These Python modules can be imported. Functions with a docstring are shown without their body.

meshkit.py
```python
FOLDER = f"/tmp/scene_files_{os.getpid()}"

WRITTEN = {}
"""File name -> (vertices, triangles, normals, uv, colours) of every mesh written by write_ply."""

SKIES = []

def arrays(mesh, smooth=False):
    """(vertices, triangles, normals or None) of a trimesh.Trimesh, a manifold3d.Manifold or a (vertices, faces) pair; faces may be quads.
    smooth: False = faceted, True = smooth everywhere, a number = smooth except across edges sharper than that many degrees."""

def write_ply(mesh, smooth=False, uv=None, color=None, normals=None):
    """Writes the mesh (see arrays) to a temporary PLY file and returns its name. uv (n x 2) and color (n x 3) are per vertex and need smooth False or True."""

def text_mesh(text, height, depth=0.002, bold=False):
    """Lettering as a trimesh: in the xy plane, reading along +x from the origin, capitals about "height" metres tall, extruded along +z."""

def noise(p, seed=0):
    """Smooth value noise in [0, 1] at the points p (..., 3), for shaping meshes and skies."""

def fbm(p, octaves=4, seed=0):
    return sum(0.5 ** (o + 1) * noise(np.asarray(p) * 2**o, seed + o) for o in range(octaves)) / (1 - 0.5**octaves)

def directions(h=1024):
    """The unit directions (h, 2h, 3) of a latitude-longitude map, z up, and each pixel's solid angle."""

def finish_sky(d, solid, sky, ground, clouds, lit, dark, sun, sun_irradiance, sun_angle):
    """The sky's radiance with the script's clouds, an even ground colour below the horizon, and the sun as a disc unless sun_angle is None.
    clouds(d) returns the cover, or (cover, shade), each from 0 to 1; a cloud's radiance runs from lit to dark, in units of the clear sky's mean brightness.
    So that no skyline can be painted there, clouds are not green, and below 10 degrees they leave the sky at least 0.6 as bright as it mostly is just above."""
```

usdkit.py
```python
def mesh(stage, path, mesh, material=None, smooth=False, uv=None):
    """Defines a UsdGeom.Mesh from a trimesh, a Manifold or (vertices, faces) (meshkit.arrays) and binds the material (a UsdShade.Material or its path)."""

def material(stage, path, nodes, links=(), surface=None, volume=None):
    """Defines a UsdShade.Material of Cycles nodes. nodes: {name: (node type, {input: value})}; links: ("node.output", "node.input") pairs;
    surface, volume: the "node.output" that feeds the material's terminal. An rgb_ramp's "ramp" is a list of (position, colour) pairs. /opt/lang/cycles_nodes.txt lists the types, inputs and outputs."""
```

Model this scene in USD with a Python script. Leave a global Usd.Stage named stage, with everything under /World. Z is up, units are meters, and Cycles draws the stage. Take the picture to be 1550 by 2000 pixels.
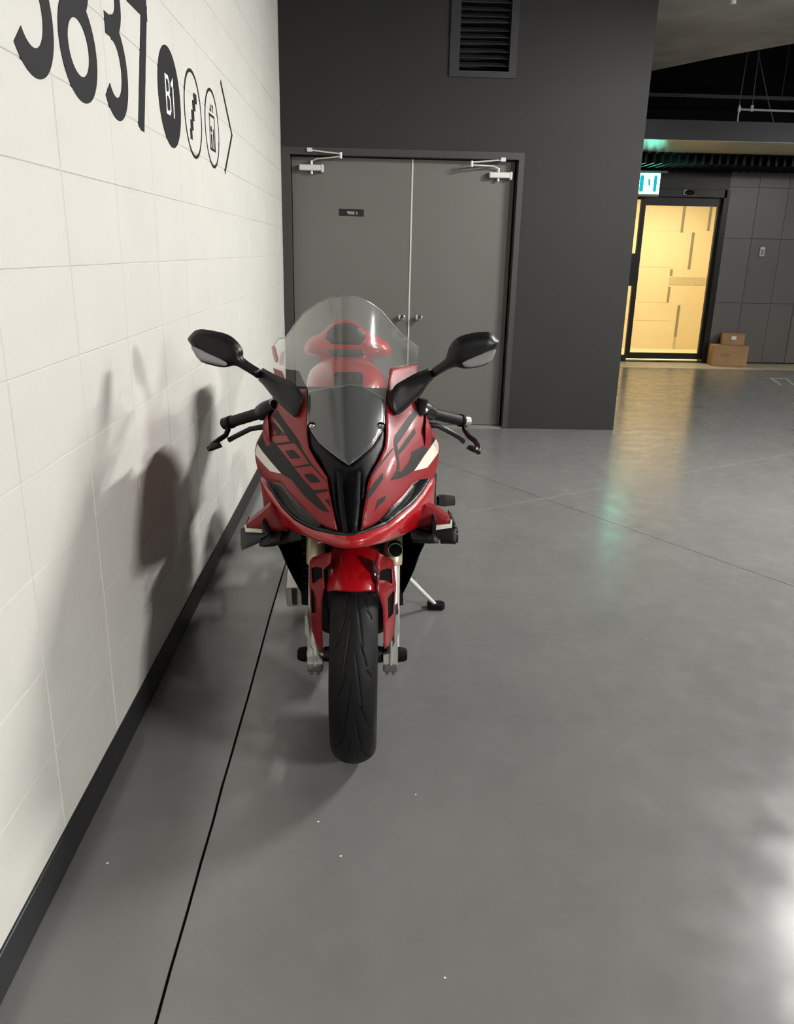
import math, random
import numpy as np, trimesh, usdkit, meshkit
from pxr import Usd, UsdGeom, UsdLux, Gf, Sdf
from scipy.interpolate import PchipInterpolator
from scipy.spatial import Delaunay
from shapely.geometry import Polygon, LineString, Point, box as sbox
from shapely.ops import split as ssplit
import shapely

random.seed(7); RNG = np.random.default_rng(7)
stage = Usd.Stage.CreateInMemory()
UsdGeom.SetStageUpAxis(stage, UsdGeom.Tokens.z); UsdGeom.SetStageMetersPerUnit(stage, 1.0)
UsdGeom.Xform.Define(stage, '/World'); UsdGeom.Scope.Define(stage, '/World/Looks')

# ------------------------------------------------------------------ camera
F, YAW, PITCH, ROLL, HC = 1559.0, *np.radians([1.985, 18.077, -1.267]), 1.40
fw = np.array([math.sin(YAW) * math.cos(PITCH), math.cos(YAW) * math.cos(PITCH), -math.sin(PITCH)])
rt = np.array([math.cos(YAW), -math.sin(YAW), 0]); dn = np.cross(fw, rt)
c_, s_ = math.cos(ROLL), math.sin(ROLL)
rt, dn = c_ * rt + s_ * dn, -s_ * rt + c_ * dn
cam = UsdGeom.Camera.Define(stage, '/World/camera')
cam.AddTransformOp().Set(Gf.Matrix4d(*rt, 0, *(-dn), 0, *(-fw), 0, 0, 0, HC, 1))
cam.CreateHorizontalApertureAttr(36.0); cam.CreateFocalLengthAttr(36.0 * F / 1550)
cam.CreateClippingRangeAttr(Gf.Vec2f(0.05, 100))
cam.GetPrim().CreateAttribute('exposure', Sdf.ValueTypeNames.Float).Set(0.0)

# ------------------------------------------------------------------ lamps: position (x, y, z), size along x and y, watts, colour
LAMPS = [((3.45, 4.0, 2.93), 900, 'nearest the double door'),
         ((5.2, -2.0, 2.85), 1800, 'behind the viewer on the right'),
         ((0.75, -3.4, 2.93), 45, 'far back near the white wall'),
         ((6.3, 4.6, 2.72), 250, 'over the right side'),
         ((6.3, 8.0, 2.72), 200, 'before the grey panels')]
LAMP_COLOUR = (1, .985, .95)
LOBBY_WATTS = 50
EXIT_STRENGTH = 9.0

# ------------------------------------------------------------------ prim helpers
used = {}
def path_for(name, parent=None):
    base = (str(parent) if parent else '/World') + '/' + name
    n = used.get(base, -1) + 1; used[base] = n
    return base if n == 0 else '%s_%03d' % (base, n)
def meta(prim, label=None, cat=None, group=None, kind=None):
    for k, v in (('label', label), ('category', cat), ('group', group), ('kind', kind)):
        if v: prim.SetCustomDataByKey(k, v)
    return prim
def thing(name, label=None, cat=None, loc=(0, 0, 0), rz=0, parent=None, **kw):
    p = path_for(name, parent); x = UsdGeom.Xform.Define(stage, p)
    if parent is None:
        x.AddTranslateOp().Set(Gf.Vec3d(*map(float, loc)))
        if rz: x.AddRotateZOp().Set(rz)
    meta(x.GetPrim(), label, cat, **kw); return p
def obj(name, mesh, m, parent=None, smooth=False, label=None, cat=None, **kw):
    p = path_for(name, parent)
    g = usdkit.mesh(stage, p, mesh, M[m], smooth)
    meta(g.GetPrim(), label, cat, **kw); return p

# ------------------------------------------------------------------ mesh helpers
T = trimesh.Trimesh
def cat(*ms): return trimesh.util.concatenate(list(ms))
def bx(x0, x1, y0, y1, z0, z1, b=0):
    if b <= 0:
        m = trimesh.creation.box([x1 - x0, y1 - y0, z1 - z0]); m.apply_translation([(x0 + x1) / 2, (y0 + y1) / 2, (z0 + z1) / 2]); return m
    pts = []
    for sx in (0, 1):
        for sy in (0, 1):
            for sz in (0, 1):
                q = np.array([(x0, x1)[sx], (y0, y1)[sy], (z0, z1)[sz]], float)
                d = np.array([1 - 2 * sx, 1 - 2 * sy, 1 - 2 * sz]) * b
                for k in range(3): e = d.copy(); e[k] = 0; pts.append(q + e)
    return trimesh.convex.convex_hull(np.array(pts))
def hull(pts): return trimesh.convex.convex_hull(np.array(pts, float))
def tube(points, r, seg=14):
    """a bar through the points with closed ends; r a number or one (width, height) or number per point"""
    p = np.asarray(points, float); n = len(p)
    rr = np.array([(a, a) if np.ndim(a) == 0 else a for a in (r if np.ndim(r) else [r] * n)], float)
    t = np.gradient(p, axis=0); t /= np.linalg.norm(t, axis=1, keepdims=True)
    up = np.array([0, 0, 1.0]) if abs(t[:, 2]).max() < .9 else np.array([0, 1.0, 0])
    a = np.cross(t, up); a /= np.linalg.norm(a, axis=1, keepdims=True); b = np.cross(a, t)
    an = np.arange(seg) * 2 * np.pi / seg
    v = p[:, None] + np.cos(an)[None, :, None] * a[:, None] * rr[:, 0, None, None] + np.sin(an)[None, :, None] * b[:, None] * rr[:, 1, None, None]
    v = np.vstack([v.reshape(-1, 3), p[0], p[-1]]); f = []
    for i in range(n - 1):
        for j in range(seg):
            k = (j + 1) % seg
            f += [[i * seg + j, i * seg + k, (i + 1) * seg + k], [i * seg + j, (i + 1) * seg + k, (i + 1) * seg + j]]
    for j in range(seg):
        k = (j + 1) % seg; f += [[n * seg, k, j], [n * seg + 1, (n - 1) * seg + j, (n - 1) * seg + k]]
    m = T(v, f, process=False); m.fix_normals(); return m
def cyl(p0, p1, r, seg=20): return tube([p0, p1], [r, r] if np.ndim(r) == 0 else r, seg)
def lathe_x(prof, seg=72, arc=None):
    """profile of (radius, x) turned round the x axis (angle 0 = forwards, -y; 90 = up)"""
    prof = np.asarray(prof, float); n = len(prof)
    an = np.linspace(0, 2 * np.pi, seg, endpoint=False) if arc is None else np.radians(np.linspace(*arc, seg))
    v = np.stack([np.tile(prof[:, 1], (seg, 1)), -np.cos(an)[:, None] * prof[None, :, 0], np.sin(an)[:, None] * prof[None, :, 0]], -1).reshape(-1, 3)
    i, j = np.meshgrid(np.arange(seg if arc is None else seg - 1), np.arange(n - 1), indexing='ij')
    A, B = i * n + j, ((i + 1) % seg) * n + j
    q = np.stack([A, B, B + 1, A + 1], -1).reshape(-1, 4)
    m = T(v, np.vstack([q[:, [0, 1, 2]], q[:, [0, 2, 3]]]), process=False); return m
def flip(m): m = m.copy(); m.faces = m.faces[:, ::-1]; return m
def grid2(poly, h):
    """points and triangles filling a polygon (holes kept) at about spacing h"""
    poly = poly.buffer(0)
    out = []
    for g in getattr(poly, 'geoms', [poly]):
        pts = []
        for ring in [g.exterior] + list(g.interiors):
            s = shapely.segmentize(ring, h); pts += list(s.coords)[:-1]
        nb = len(pts); x0, y0, x1, y1 = g.bounds; inner = g.buffer(-h * .55)
        gx, gy = np.meshgrid(np.arange(x0, x1, h), np.arange(y0, y1, h * .87)); gx = gx + (np.arange(gx.shape[0]) % 2)[:, None] * h / 2
        q = np.stack([gx.ravel(), gy.ravel()], 1)
        if len(q) and not inner.is_empty: q = q[shapely.contains_xy(inner, q[:, 0], q[:, 1])]
        else: q = np.zeros((0, 2))
        p = np.vstack([np.array(pts), q])
        tri = Delaunay(p + RNG.normal(0, 1e-7, p.shape)).simplices
        ce = p[tri].mean(1); tri = tri[shapely.contains_xy(g, ce[:, 0], ce[:, 1])]
        ar = np.cross(p[tri[:, 1]] - p[tri[:, 0]], p[tri[:, 2]] - p[tri[:, 0]])
        tri = np.where(ar[:, None] < 0, tri[:, ::-1], tri)[np.abs(ar) > 1e-12]
        out.append((p, tri, g))
    return out
def shell(poly, front, back, h):
    """closed solid over polygon in (u, v): front(u, v, d) and back(u, v, d) give xyz, d = distance to the edge"""
    ms = []
    for p, tri, g in grid2(poly if isinstance(poly, shapely.Geometry) else Polygon(poly), h):
        d = shapely.distance(g.boundary, shapely.points(p))
        a, b = front(p[:, 0], p[:, 1], d), back(p[:, 0], p[:, 1], d); n = len(p)
        e = np.vstack([tri[:, [0, 1]], tri[:, [1, 2]], tri[:, [2, 0]]]); key = np.sort(e, 1)
        _, inv, cnt = np.unique(key, axis=0, return_inverse=True, return_counts=True); e = e[cnt[inv.ravel()] == 1]
        f = np.vstack([tri, tri[:, ::-1] + n, np.stack([e[:, 1], e[:, 0], e[:, 0] + n], 1), np.stack([e[:, 1], e[:, 0] + n, e[:, 1] + n], 1)])
        ms.append(T(np.vstack([a, b]), f, process=False))
    m = cat(*ms); m.fix_normals(multibody=False) if False else None
    return m
def panel(poly, ys, off=0., th=.004, edge=.004, h=.008):
    """sheet in the (x, z) plane lying on the surface y = ys(x, z), front towards -y, edges rolled back"""
    rr = lambda d: edge * np.clip(1 - d / max(edge, 1e-6), 0, 1) ** 2
    return shell(poly, lambda x, z, d: np.stack([x, ys(x, z) + off + rr(d), z], 1), lambda x, z, d: np.stack([x, ys(x, z) + off + th, z], 1), h)
def pillow(poly, ys, tf, tb, h=.008, R=.03):
    k = lambda d: np.sqrt(np.clip(1 - (1 - np.clip(d / R, 0, 1)) ** 2, 0, 1))
    return shell(poly, lambda x, z, d: np.stack([x, ys(x, z) - tf * k(d), z], 1), lambda x, z, d: np.stack([x, ys(x, z) + .001 + tb * k(d), z], 1), h)
def loft(secs, seg=28, e=2.4):
    """closed body through sections (y, x centre, z centre, half width, half height up, half height down)"""
    an = np.arange(seg) * 2 * np.pi / seg; cs, sn = np.cos(an), np.sin(an)
    cx, cz = np.sign(cs) * np.abs(cs) ** (2 / e), np.sign(sn) * np.abs(sn) ** (2 / e)
    pts = [np.stack([xc + hw * cx, np.full(seg, y), zc + np.where(cz > 0, hu, hd) * cz], 1) for y, xc, zc, hw, hu, hd in secs]
    n = len(secs); v = np.vstack(pts + [[[secs[0][1], secs[0][0], secs[0][2]]], [[secs[-1][1], secs[-1][0], secs[-1][2]]]]); f = []
    for i in range(n - 1):
        for j in range(seg):
            k = (j + 1) % seg; f += [[i * seg + j, i * seg + k, (i + 1) * seg + k], [i * seg + j, (i + 1) * seg + k, (i + 1) * seg + j]]
    for j in range(seg):
        k = (j + 1) % seg; f += [[n * seg, k, j], [n * seg + 1, (n - 1) * seg + j, (n - 1) * seg + k]]
    m = T(v, f, process=False); m.fix_normals(); return m
def prism(poly, plane, a, b):
    """polygon extruded between a and b; plane 'xz' along y, 'yz' along x, 'xy' along z"""
    P = poly if isinstance(poly, shapely.Geometry) else Polygon(poly)
    ms = [trimesh.creation.extrude_polygon(g, b - a, engine='earcut') for g in getattr(P, 'geoms', [P])]
    m = cat(*ms); v = m.vertices.copy()
    v = {'xz': lambda: np.stack([v[:, 0], a + v[:, 2], v[:, 1]], 1), 'yz': lambda: np.stack([a + v[:, 2], v[:, 0], v[:, 1]], 1), 'xy': lambda: np.stack([v[:, 0], v[:, 1], a + v[:, 2]], 1)}[plane]()
    m = T(v, m.faces, process=False); m.fix_normals(); return m

# ------------------------------------------------------------------ materials
M = {}
def mat(name, color, rough=.5, metal=0., coat=0., coat_rough=.04, spec=.5, bump=None, vary=None, **kw):
    n = {'p': ('principled_bsdf', dict(base_color=color, roughness=rough, metallic=metal, coat_weight=coat, coat_roughness=coat_rough, specular_ior_level=spec, **kw))}; L = []
    if bump or vary: n['g'] = ('texture_coordinate', {})
    if vary:   # (scale, amount): gentle natural unevenness of the finish
        n['nv'] = ('noise_texture', {'scale': vary[0], 'detail': 4.0}); c = np.array(color)
        n['rv'] = ('rgb_ramp', {'ramp': [(.3, tuple(c * (1 - vary[1]))), (.7, tuple(np.minimum(c * (1 + vary[1]), 1)))]})
        L += [('g.object', 'nv.vector'), ('nv.fac', 'rv.fac'), ('rv.color', 'p.base_color')]
    if bump:   # (scale, strength)
        n['nb'] = ('noise_texture', {'scale': bump[0], 'detail': 3.0}); n['b'] = ('bump', {'strength': bump[1], 'distance': .01})
        L += [('g.object', 'nb.vector'), ('nb.fac', 'b.height'), ('b.normal', 'p.normal')]
    M[name] = usdkit.material(stage, '/World/Looks/' + name, n, L, surface='p.BSDF')
def emit(name, color, strength):
    M[name] = usdkit.material(stage, '/World/Looks/' + name, {'e': ('emission', {'color': color, 'strength': strength})}, surface='e.emission')
def clear(name, tint, rough=.02, gloss=(1, 1, 1), f0=.04, haze=0.):      # a thin clear sheet: see-through, reflections that grow towards grazing angles, a little haze
    M[name] = usdkit.material(stage, '/World/Looks/' + name, {'t': ('transparent_bsdf', {'color': tint}), 'd': ('diffuse_bsdf', {'color': (.8, .8, .8)}), 'h': ('mix_closure', {'fac': haze}), 'g': ('glossy_bsdf', {'color': gloss, 'roughness': rough}), 'f': ('layer_weight', {'blend': .5}),
        'q': ('math', {'math_type': 'power', 'value2': 5.0}), 'a': ('math', {'math_type': 'multiply_add', 'value2': .9, 'value3': f0}), 'm': ('mix_closure', {})},
        [('f.facing', 'q.value1'), ('q.value', 'a.value1'), ('a.value', 'm.fac'), ('t.BSDF', 'h.closure1'), ('d.BSDF', 'h.closure2'), ('h.closure', 'm.closure1'), ('g.BSDF', 'm.closure2')], surface='m.closure')
mat('wall_white', (.562, .553, .514), .62, bump=(60, .12), vary=(3, .025))
mat('mortar', (.53, .52, .48), .75)
mat('black_print', (.014, .014, .0155), .65, spec=.25)
mat('white_print', (.75, .75, .74), .5)
mat('base_black', (.016, .017, .019), .45, vary=(6, .15))
mat('wall_dark', (.0205, .0205, .0200), .65, spec=.3, bump=(25, .06), vary=(1.5, .06))
mat('frame_dark', (.036, .036, .034), .45)
mat('door_gray', (.122, .124, .112), .42, vary=(1.2, .03))
mat('chrome', (.75, .75, .74), .12, metal=1)
mat('steel', (.62, .62, .60), .32, metal=1)
mat('closer_silver', (.66, .66, .63), .35, metal=.35)
mat('vent_gray', (.018, .0195, .022), .5)
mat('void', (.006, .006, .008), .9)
mat('concrete', (.30, .29, .265), .85, bump=(9, .25), vary=(2.2, .22))
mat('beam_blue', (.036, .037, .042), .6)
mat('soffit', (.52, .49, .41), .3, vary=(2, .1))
mat('slat_black', (.004, .004, .005), .5, spec=.2)
mat('tile_gray', (.115, .109, .101), .45, vary=(1.5, .05))
mat('tile_gray_pale', (.124, .118, .110), .45, vary=(1.5, .05))
mat('tile_joint', (.02, .02, .02), .8)
mat('door_black', (.006, .006, .0065), .4, spec=.3)
mat('lobby_wall', (.72, .60, .38), .6)
mat('lobby_strip', (.25, .23, .15), .5)
mat('lobby_band', (.55, .45, .28), .5)
mat('lobby_floor', (.78, .68, .48), .35)
mat('paving', (.46, .41, .31), .35, vary=(3, .1))
mat('cardboard', (.33, .20, .095), .8, vary=(7, .12))
mat('cardboard_tape', (.40, .28, .15), .35)
mat('plastic_white', (.7, .7, .69), .4)
mat('plastic_gray', (.22, .22, .22), .45)
mat('pipe_pale', (.5, .5, .52), .4)
mat('pipe_dark', (.10, .105, .12), .5)
mat('paper', (.8, .8, .77), .8)
mat('joint_black', (.006, .006, .006), .8)
mat('marking_gray', (.30, .30, .31), .5)
mat('filler_pale', (.20, .20, .20), .4)
# epoxy floor: grey paint with cloudy wear in its tone and its gloss
M['floor_epoxy'] = usdkit.material(stage, '/World/Looks/floor_epoxy', {
    'g': ('geometry', {}), 'n': ('noise_texture', {'scale': 1.7, 'detail': 5.0, 'roughness': .6}), 'n2': ('noise_texture', {'scale': 7.0, 'detail': 4.0}),
    'r': ('rgb_ramp', {'ramp': [(.3, (.155, .156, .150)), (.7, (.178, .179, .172))]}),
    'rr': ('rgb_ramp', {'ramp': [(.3, (.16, .16, .16)), (.72, (.28, .28, .28))]}),
    'nb': ('noise_texture', {'scale': 2.6, 'detail': 2.0}), 'b': ('bump', {'strength': .06, 'distance': .01}),
    'p': ('principled_bsdf', {'specular_ior_level': .62})},
    [('g.position', 'n.vector'), ('g.position', 'n2.vector'), ('g.position', 'nb.vector'), ('n.fac', 'r.fac'), ('n2.fac', 'rr.fac'), ('nb.fac', 'b.height'),
     ('r.color', 'p.base_color'), ('rr.color', 'p.roughness'), ('b.normal', 'p.normal')], surface='p.BSDF')
# motorcycle
mat('red_paint', (.22, .004, .008), .45, spec=.3, coat=.2, coat_rough=.12)
mat('red_gloss', (.36, .0012, .005), .4, spec=.3, coat=1.0, coat_rough=.04)
mat('decal_gray', (.017, .016, .015), .55, spec=.18)
mat('decal_white', (.80, .76, .66), .3, coat=.6)
mat('decal_gold', (.24, .15, .045), .4)
mat('black_satin', (.0045, .0045, .005), .4, spec=.3)
mat('black_gloss', (.002, .002, .003), .45, spec=.18)
mat('black_matte', (.004, .004, .005), .8, spec=.15)
mat('gray_panel', (.035, .037, .040), .4)
mat('rubber', (.0038, .004, .0045), .6, spec=.25)
mat('grip_rubber', (.008, .008, .009), .6, spec=.3)
mat('screen_mask', (.055, .058, .058), .22, coat=.6, coat_rough=.1)
mat('fork_gold', (.62, .52, .36), .32, metal=.6)
mat('fork_silver', (.66, .64, .60), .38, metal=.55)
mat('clamp_gray', (.16, .155, .145), .45, metal=.4)
mat('disc_steel', (.35, .35, .36), .3, metal=1)
mat('seat_black', (.013, .012, .014), .5)
mat('lens_clear', (.24, .24, .24), .25, coat=.6, coat_rough=.12)
mat('lamp_glass', (.004, .004, .005), .2, spec=.4)
mat('lamp_lens', (.014, .014, .014), .3, spec=.35, coat=.15, coat_rough=.1)
mat('stand_silver', (.82, .82, .80), .3, metal=.3)
clear('screen_clear', (.93, .94, .93), .07, haze=.055)
clear('door_glass', (.95, .95, .93), .02)
mat('screen_rim', (.16, .16, .16), .2, coat=.5)
emit('exit_white', (.19, 1, .70), EXIT_STRENGTH)
emit('exit_cyan', (.02, .50, .60), 1.0)

def lamp(pos, strength, where):
    t = thing('ceiling_lamp', 'long white batten lamp hanging from the slab ' + where, 'lamp', pos)
    nm = 'lamp_tube_%d' % len(M); emit(nm, LAMP_COLOUR, strength)
    obj('housing', bx(-.05, .05, -.62, .62, .05, .099, .008), 'plastic_white', t)
    obj('reflector', cat(bx(-.13, -.12, -.62, .62, .0, .10), bx(.12, .13, -.62, .62, .0, .10), bx(-.13, .13, -.62, .62, .10, .105)), 'plastic_white', t)
    obj('tube', cyl((0, -.6, 0), (0, .6, 0), .03, 16), nm, t, 30)
    for s in (-1, 1):
        obj('lamp_holder', bx(-.025, .025, s * .61 - .01, s * .61 + .01, -.035, .05, .004), 'plastic_white', t)
        obj('hanger', cyl((0, s * .48, .10), (0, s * .48, 3.195 - pos[2]), .006, 8), 'steel', t)

# ------------------------------------------------------------------ floor: slabs cut by the joints
WX, YB = -.707, 6.59
FX1, FY0, FY1 = 8.0, -6.5, 10.58
floor = thing('floor', 'polished grey epoxy floor of the garage', kind='structure')
obj('subfloor', bx(WX - .3, FX1 + .2, FY0 - .2, 11.35, -.08, -.012), 'joint_black', floor)
area = sbox(WX, FY0, FX1, FY1)
d1 = np.array([1.41, -2.127]); d1 /= np.linalg.norm(d1); P1 = np.array([1.04, 4.588])
d2 = np.array([2.795, 1.617]); d2 /= np.linalg.norm(d2); P2 = np.array([.865, 4.478])
wob = lambda a, b, n, amp: [tuple(a + (b - a) * t + RNG.normal(0, amp, 2)) for t in np.linspace(0, 1, n)]
cuts = [(LineString(wob(np.array([-.395, FY0]), np.array([-.397, YB + .2]), 90, .0012)), .0036),
        (LineString(wob(P1 - d1 * 2.55, P1 + d1 * 12, 90, .002)), .0022),
        (LineString([(-.30, 8.9), (2.395, 7.668), (3.6, 6.9)]), .0022), (LineString(wob(np.array([2.40, 7.668]), np.array([2.40, 7.668]) + d1 * 13, 60, .002)), .0016)]
for ln, w in cuts: area = area.difference(ln.buffer(w))
for g in getattr(area, 'geoms', [area]):
    if g.area > 1e-4: obj('slab', prism(g, 'xy', -.02, 0), 'floor_epoxy', floor)
obj('joint_filler', prism(LineString([tuple(P2 - d2 * 1.15), tuple(P2 + d2 * 7)]).buffer(.004), 'xy', -.004, .0006), 'filler_pale', floor)
obj('paving', bx(WX, FX1, FY1 + .004, 11.2, -.02, .003), 'paving', floor)
for k, q in enumerate([[(4.94, 9.838), (5.12, 9.80), (5.12, 9.775), (4.965, 9.80), (4.82, 9.263), (4.79, 9.263)], [(5.12, 9.80), (5.147, 9.80), (4.985, 9.281), (4.95, 9.281)]]):
    if k == 0: fm = thing('floor_marking', 'white painted strokes on the far floor near the right edge', 'floor marking')
    obj('stroke', prism(q, 'xy', 0, .0015), 'marking_gray', fm)
for k, (x, y) in enumerate([(-.126, 1.71), (-.063, 1.587), (.131, 1.818), (.161, 1.243), (-.617, 1.566), (1.068, 2.745)]):
    a = np.linspace(0, 2 * np.pi, 7)[:-1] + k; r = np.array([.0035, .0025, .003, .0035, .002, .003]) * (1 if k < 2 or k == 4 else .8)
    obj('paint_chip', prism([(x + rr * math.cos(t), y + rr * math.sin(t)) for rr, t in zip(r, a)], 'xy', 0, .0012), 'paper', cat='chip', group='paint chips on the floor', label='tiny white paint chip on the grey floor, ' + ('just ahead of the front tyre, left one', 'just ahead of the front tyre, right one', 'right of the front tyre', 'lowest one near the picture bottom', 'by the foot of the white wall', 'far out right of the side stand')[k])

# ------------------------------------------------------------------ left wall: stack-bonded blocks
wl = thing('wall_left', 'white painted block wall with stacked joints', kind='structure')
obj('backing', bx(WX - .3, WX - .0026, FY0, YB + .3, 0, 3.2), 'mortar', wl)
zs = [.096, .312, .518, .731, .936, 1.144, 1.350, 1.556, 1.750, 1.958, 2.163, 2.369, 2.574, 2.780, 2.985, 3.196]
y0 = 1.572 - .4 * 4
jo, bv = .0008, .0022
for i in range(17):
    a, b = y0 + .4 * i + (.02 if i < 4 else 0) * 0, y0 + .4 * (i + 1)
    for z0, z1 in zip(zs, zs[1:]):
        q = RNG.normal(0, .0009, 2); pr = abs(RNG.normal(0, .0006))
        A, B, C, D_ = a + jo + q[0], min(b, YB) - jo + q[0] * .5, z0 + jo, z1 - jo
        if A > YB - .03: continue
        x = WX - .0008 + pr * .6
        v = [(WX - .006, y, z) for y in (A, B) for z in (C, D_)] + [(x - bv, y, z) for y in (A, B) for z in (C, D_)] + [(x, y, z) for y in (A + bv, B - bv) for z in (C + bv, D_ - bv)]
        obj('block', hull(v), 'wall_white', wl)
obj('plain_blockwork', bx(WX - .02, WX - .001, FY0, y0 - .002, .096, 3.2), 'wall_white', wl)
obj('baseboard_left', bx(WX - .02, WX + .004, FY0, YB, 0, .094, .002), 'base_black', label='black painted skirting along the foot of the white wall', kind='structure')

# wall lettering, painted on the blocks
def ring(cy, cz, ry, rz, w, a0=0, a1=360):
    t = np.radians(np.linspace(a0, a1, 60)); pts = [(cy + ry * math.cos(k), cz + rz * math.sin(k)) for k in t]
    return LineString(pts).buffer(w / 2, cap_style='flat')
XP0, XP1 = WX - .0015, WX + .0009
def paint(P, name, m, parent=None, x1=XP1, **kw): return obj(name, prism(P.buffer(0), 'yz', XP0, x1), m, parent, **kw)
W_ = .057
five = ring(1.885, 1.853, .096, .097, W_, -142, 128).union(LineString([(1.822, 1.915), (1.832, 2.088), (1.99, 2.088)]).buffer(W_ / 2, cap_style='flat', join_style='mitre'))
eight = ring(2.17, 1.845, .1, .09, W_).union(ring(2.17, 2.012, .082, .075, W_ * .95))
three = ring(2.447, 1.853, .093, .098, W_, -142, 97).union(ring(2.443, 2.022, .078, .066, W_ * .95, -88, 150)).union(LineString([(2.393, 1.953), (2.47, 1.953)]).buffer(.026, cap_style='flat'))
seven = LineString([(2.618, 2.087), (2.835, 2.087)]).buffer(.029, cap_style='flat').union(LineString([(2.812, 2.11), (2.676, 1.731)]).buffer(.031, cap_style='flat').intersection(sbox(2, 1.731, 3, 2.116)))
wn = thing('wall_number', 'huge black painted numerals 5837 high on the white block wall', 'wall lettering')
for P in (five, eight, three, seven): paint(P, 'numeral', 'black_print', wn)
bd = thing('floor_badge', 'solid black disc with white B1 painted on the wall after the numerals', 'pictogram')
paint(Point(3.075, 1.886).buffer(.158), 'disc', 'black_print', bd)
LB = lambda pts, w=.013: LineString(pts).buffer(w / 2, cap_style='square', join_style='mitre')
bb = LB([(3.02, 1.835), (3.02, 1.945), (3.055, 1.945), (3.068, 1.932), (3.068, 1.905), (3.055, 1.893), (3.02, 1.893)]).union(LB([(3.055, 1.893), (3.075, 1.880), (3.075, 1.848), (3.06, 1.835), (3.02, 1.835)]))
paint(bb, 'letter', 'white_print', bd, WX + .0018); paint(LB([(3.10, 1.93), (3.122, 1.945), (3.122, 1.835)]), 'numeral', 'white_print', bd, WX + .0018)
es = thing('escalator_pictogram', 'black ring with a stair-step sign painted on the wall', 'pictogram')
paint(ring(3.452, 1.889, .152, .152, .012), 'ring', 'black_print', es)
st = Polygon([(3.385, 1.80), (3.41, 1.80), (3.41, 1.835), (3.435, 1.835), (3.435, 1.872), (3.462, 1.872), (3.462, 1.91), (3.49, 1.91), (3.49, 1.94), (3.522, 1.94), (3.522, 1.965), (3.478, 1.965), (3.478, 1.935), (3.45, 1.935), (3.45, 1.898), (3.424, 1.898), (3.424, 1.86), (3.398, 1.86), (3.398, 1.826), (3.385, 1.826)])
paint(st.buffer(.005, join_style='mitre'), 'steps', 'black_print', es)
lf = thing('lift_pictogram', 'black ring with a lift cabin sign painted on the wall', 'pictogram')
paint(ring(3.835, 1.889, .152, .152, .012), 'ring', 'black_print', lf)
paint(sbox(3.775, 1.80, 3.895, 1.945).difference(sbox(3.785, 1.81, 3.885, 1.935)), 'cabin', 'black_print', lf)
paint(Polygon([(3.80, 1.81), (3.825, 1.81), (3.825, 1.865), (3.80, 1.865)]).union(Point(3.812, 1.885).buffer(.013)).union(sbox(3.85, 1.81, 3.868, 1.89)), 'passengers', 'black_print', lf)
paint(Polygon([(3.80, 1.955), (3.83, 1.955), (3.815, 1.985)]).union(Polygon([(3.845, 1.985), (3.875, 1.985), (3.86, 1.955)])), 'arrows', 'black_print', lf)
paint(LineString([(4.095, 2.12), (4.352, 1.93), (4.107, 1.738)]).buffer(.011, cap_style='flat', join_style='mitre'), 'direction_arrow', 'black_print', label='thin black chevron arrow pointing to the dark wall', cat='arrow')

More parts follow.
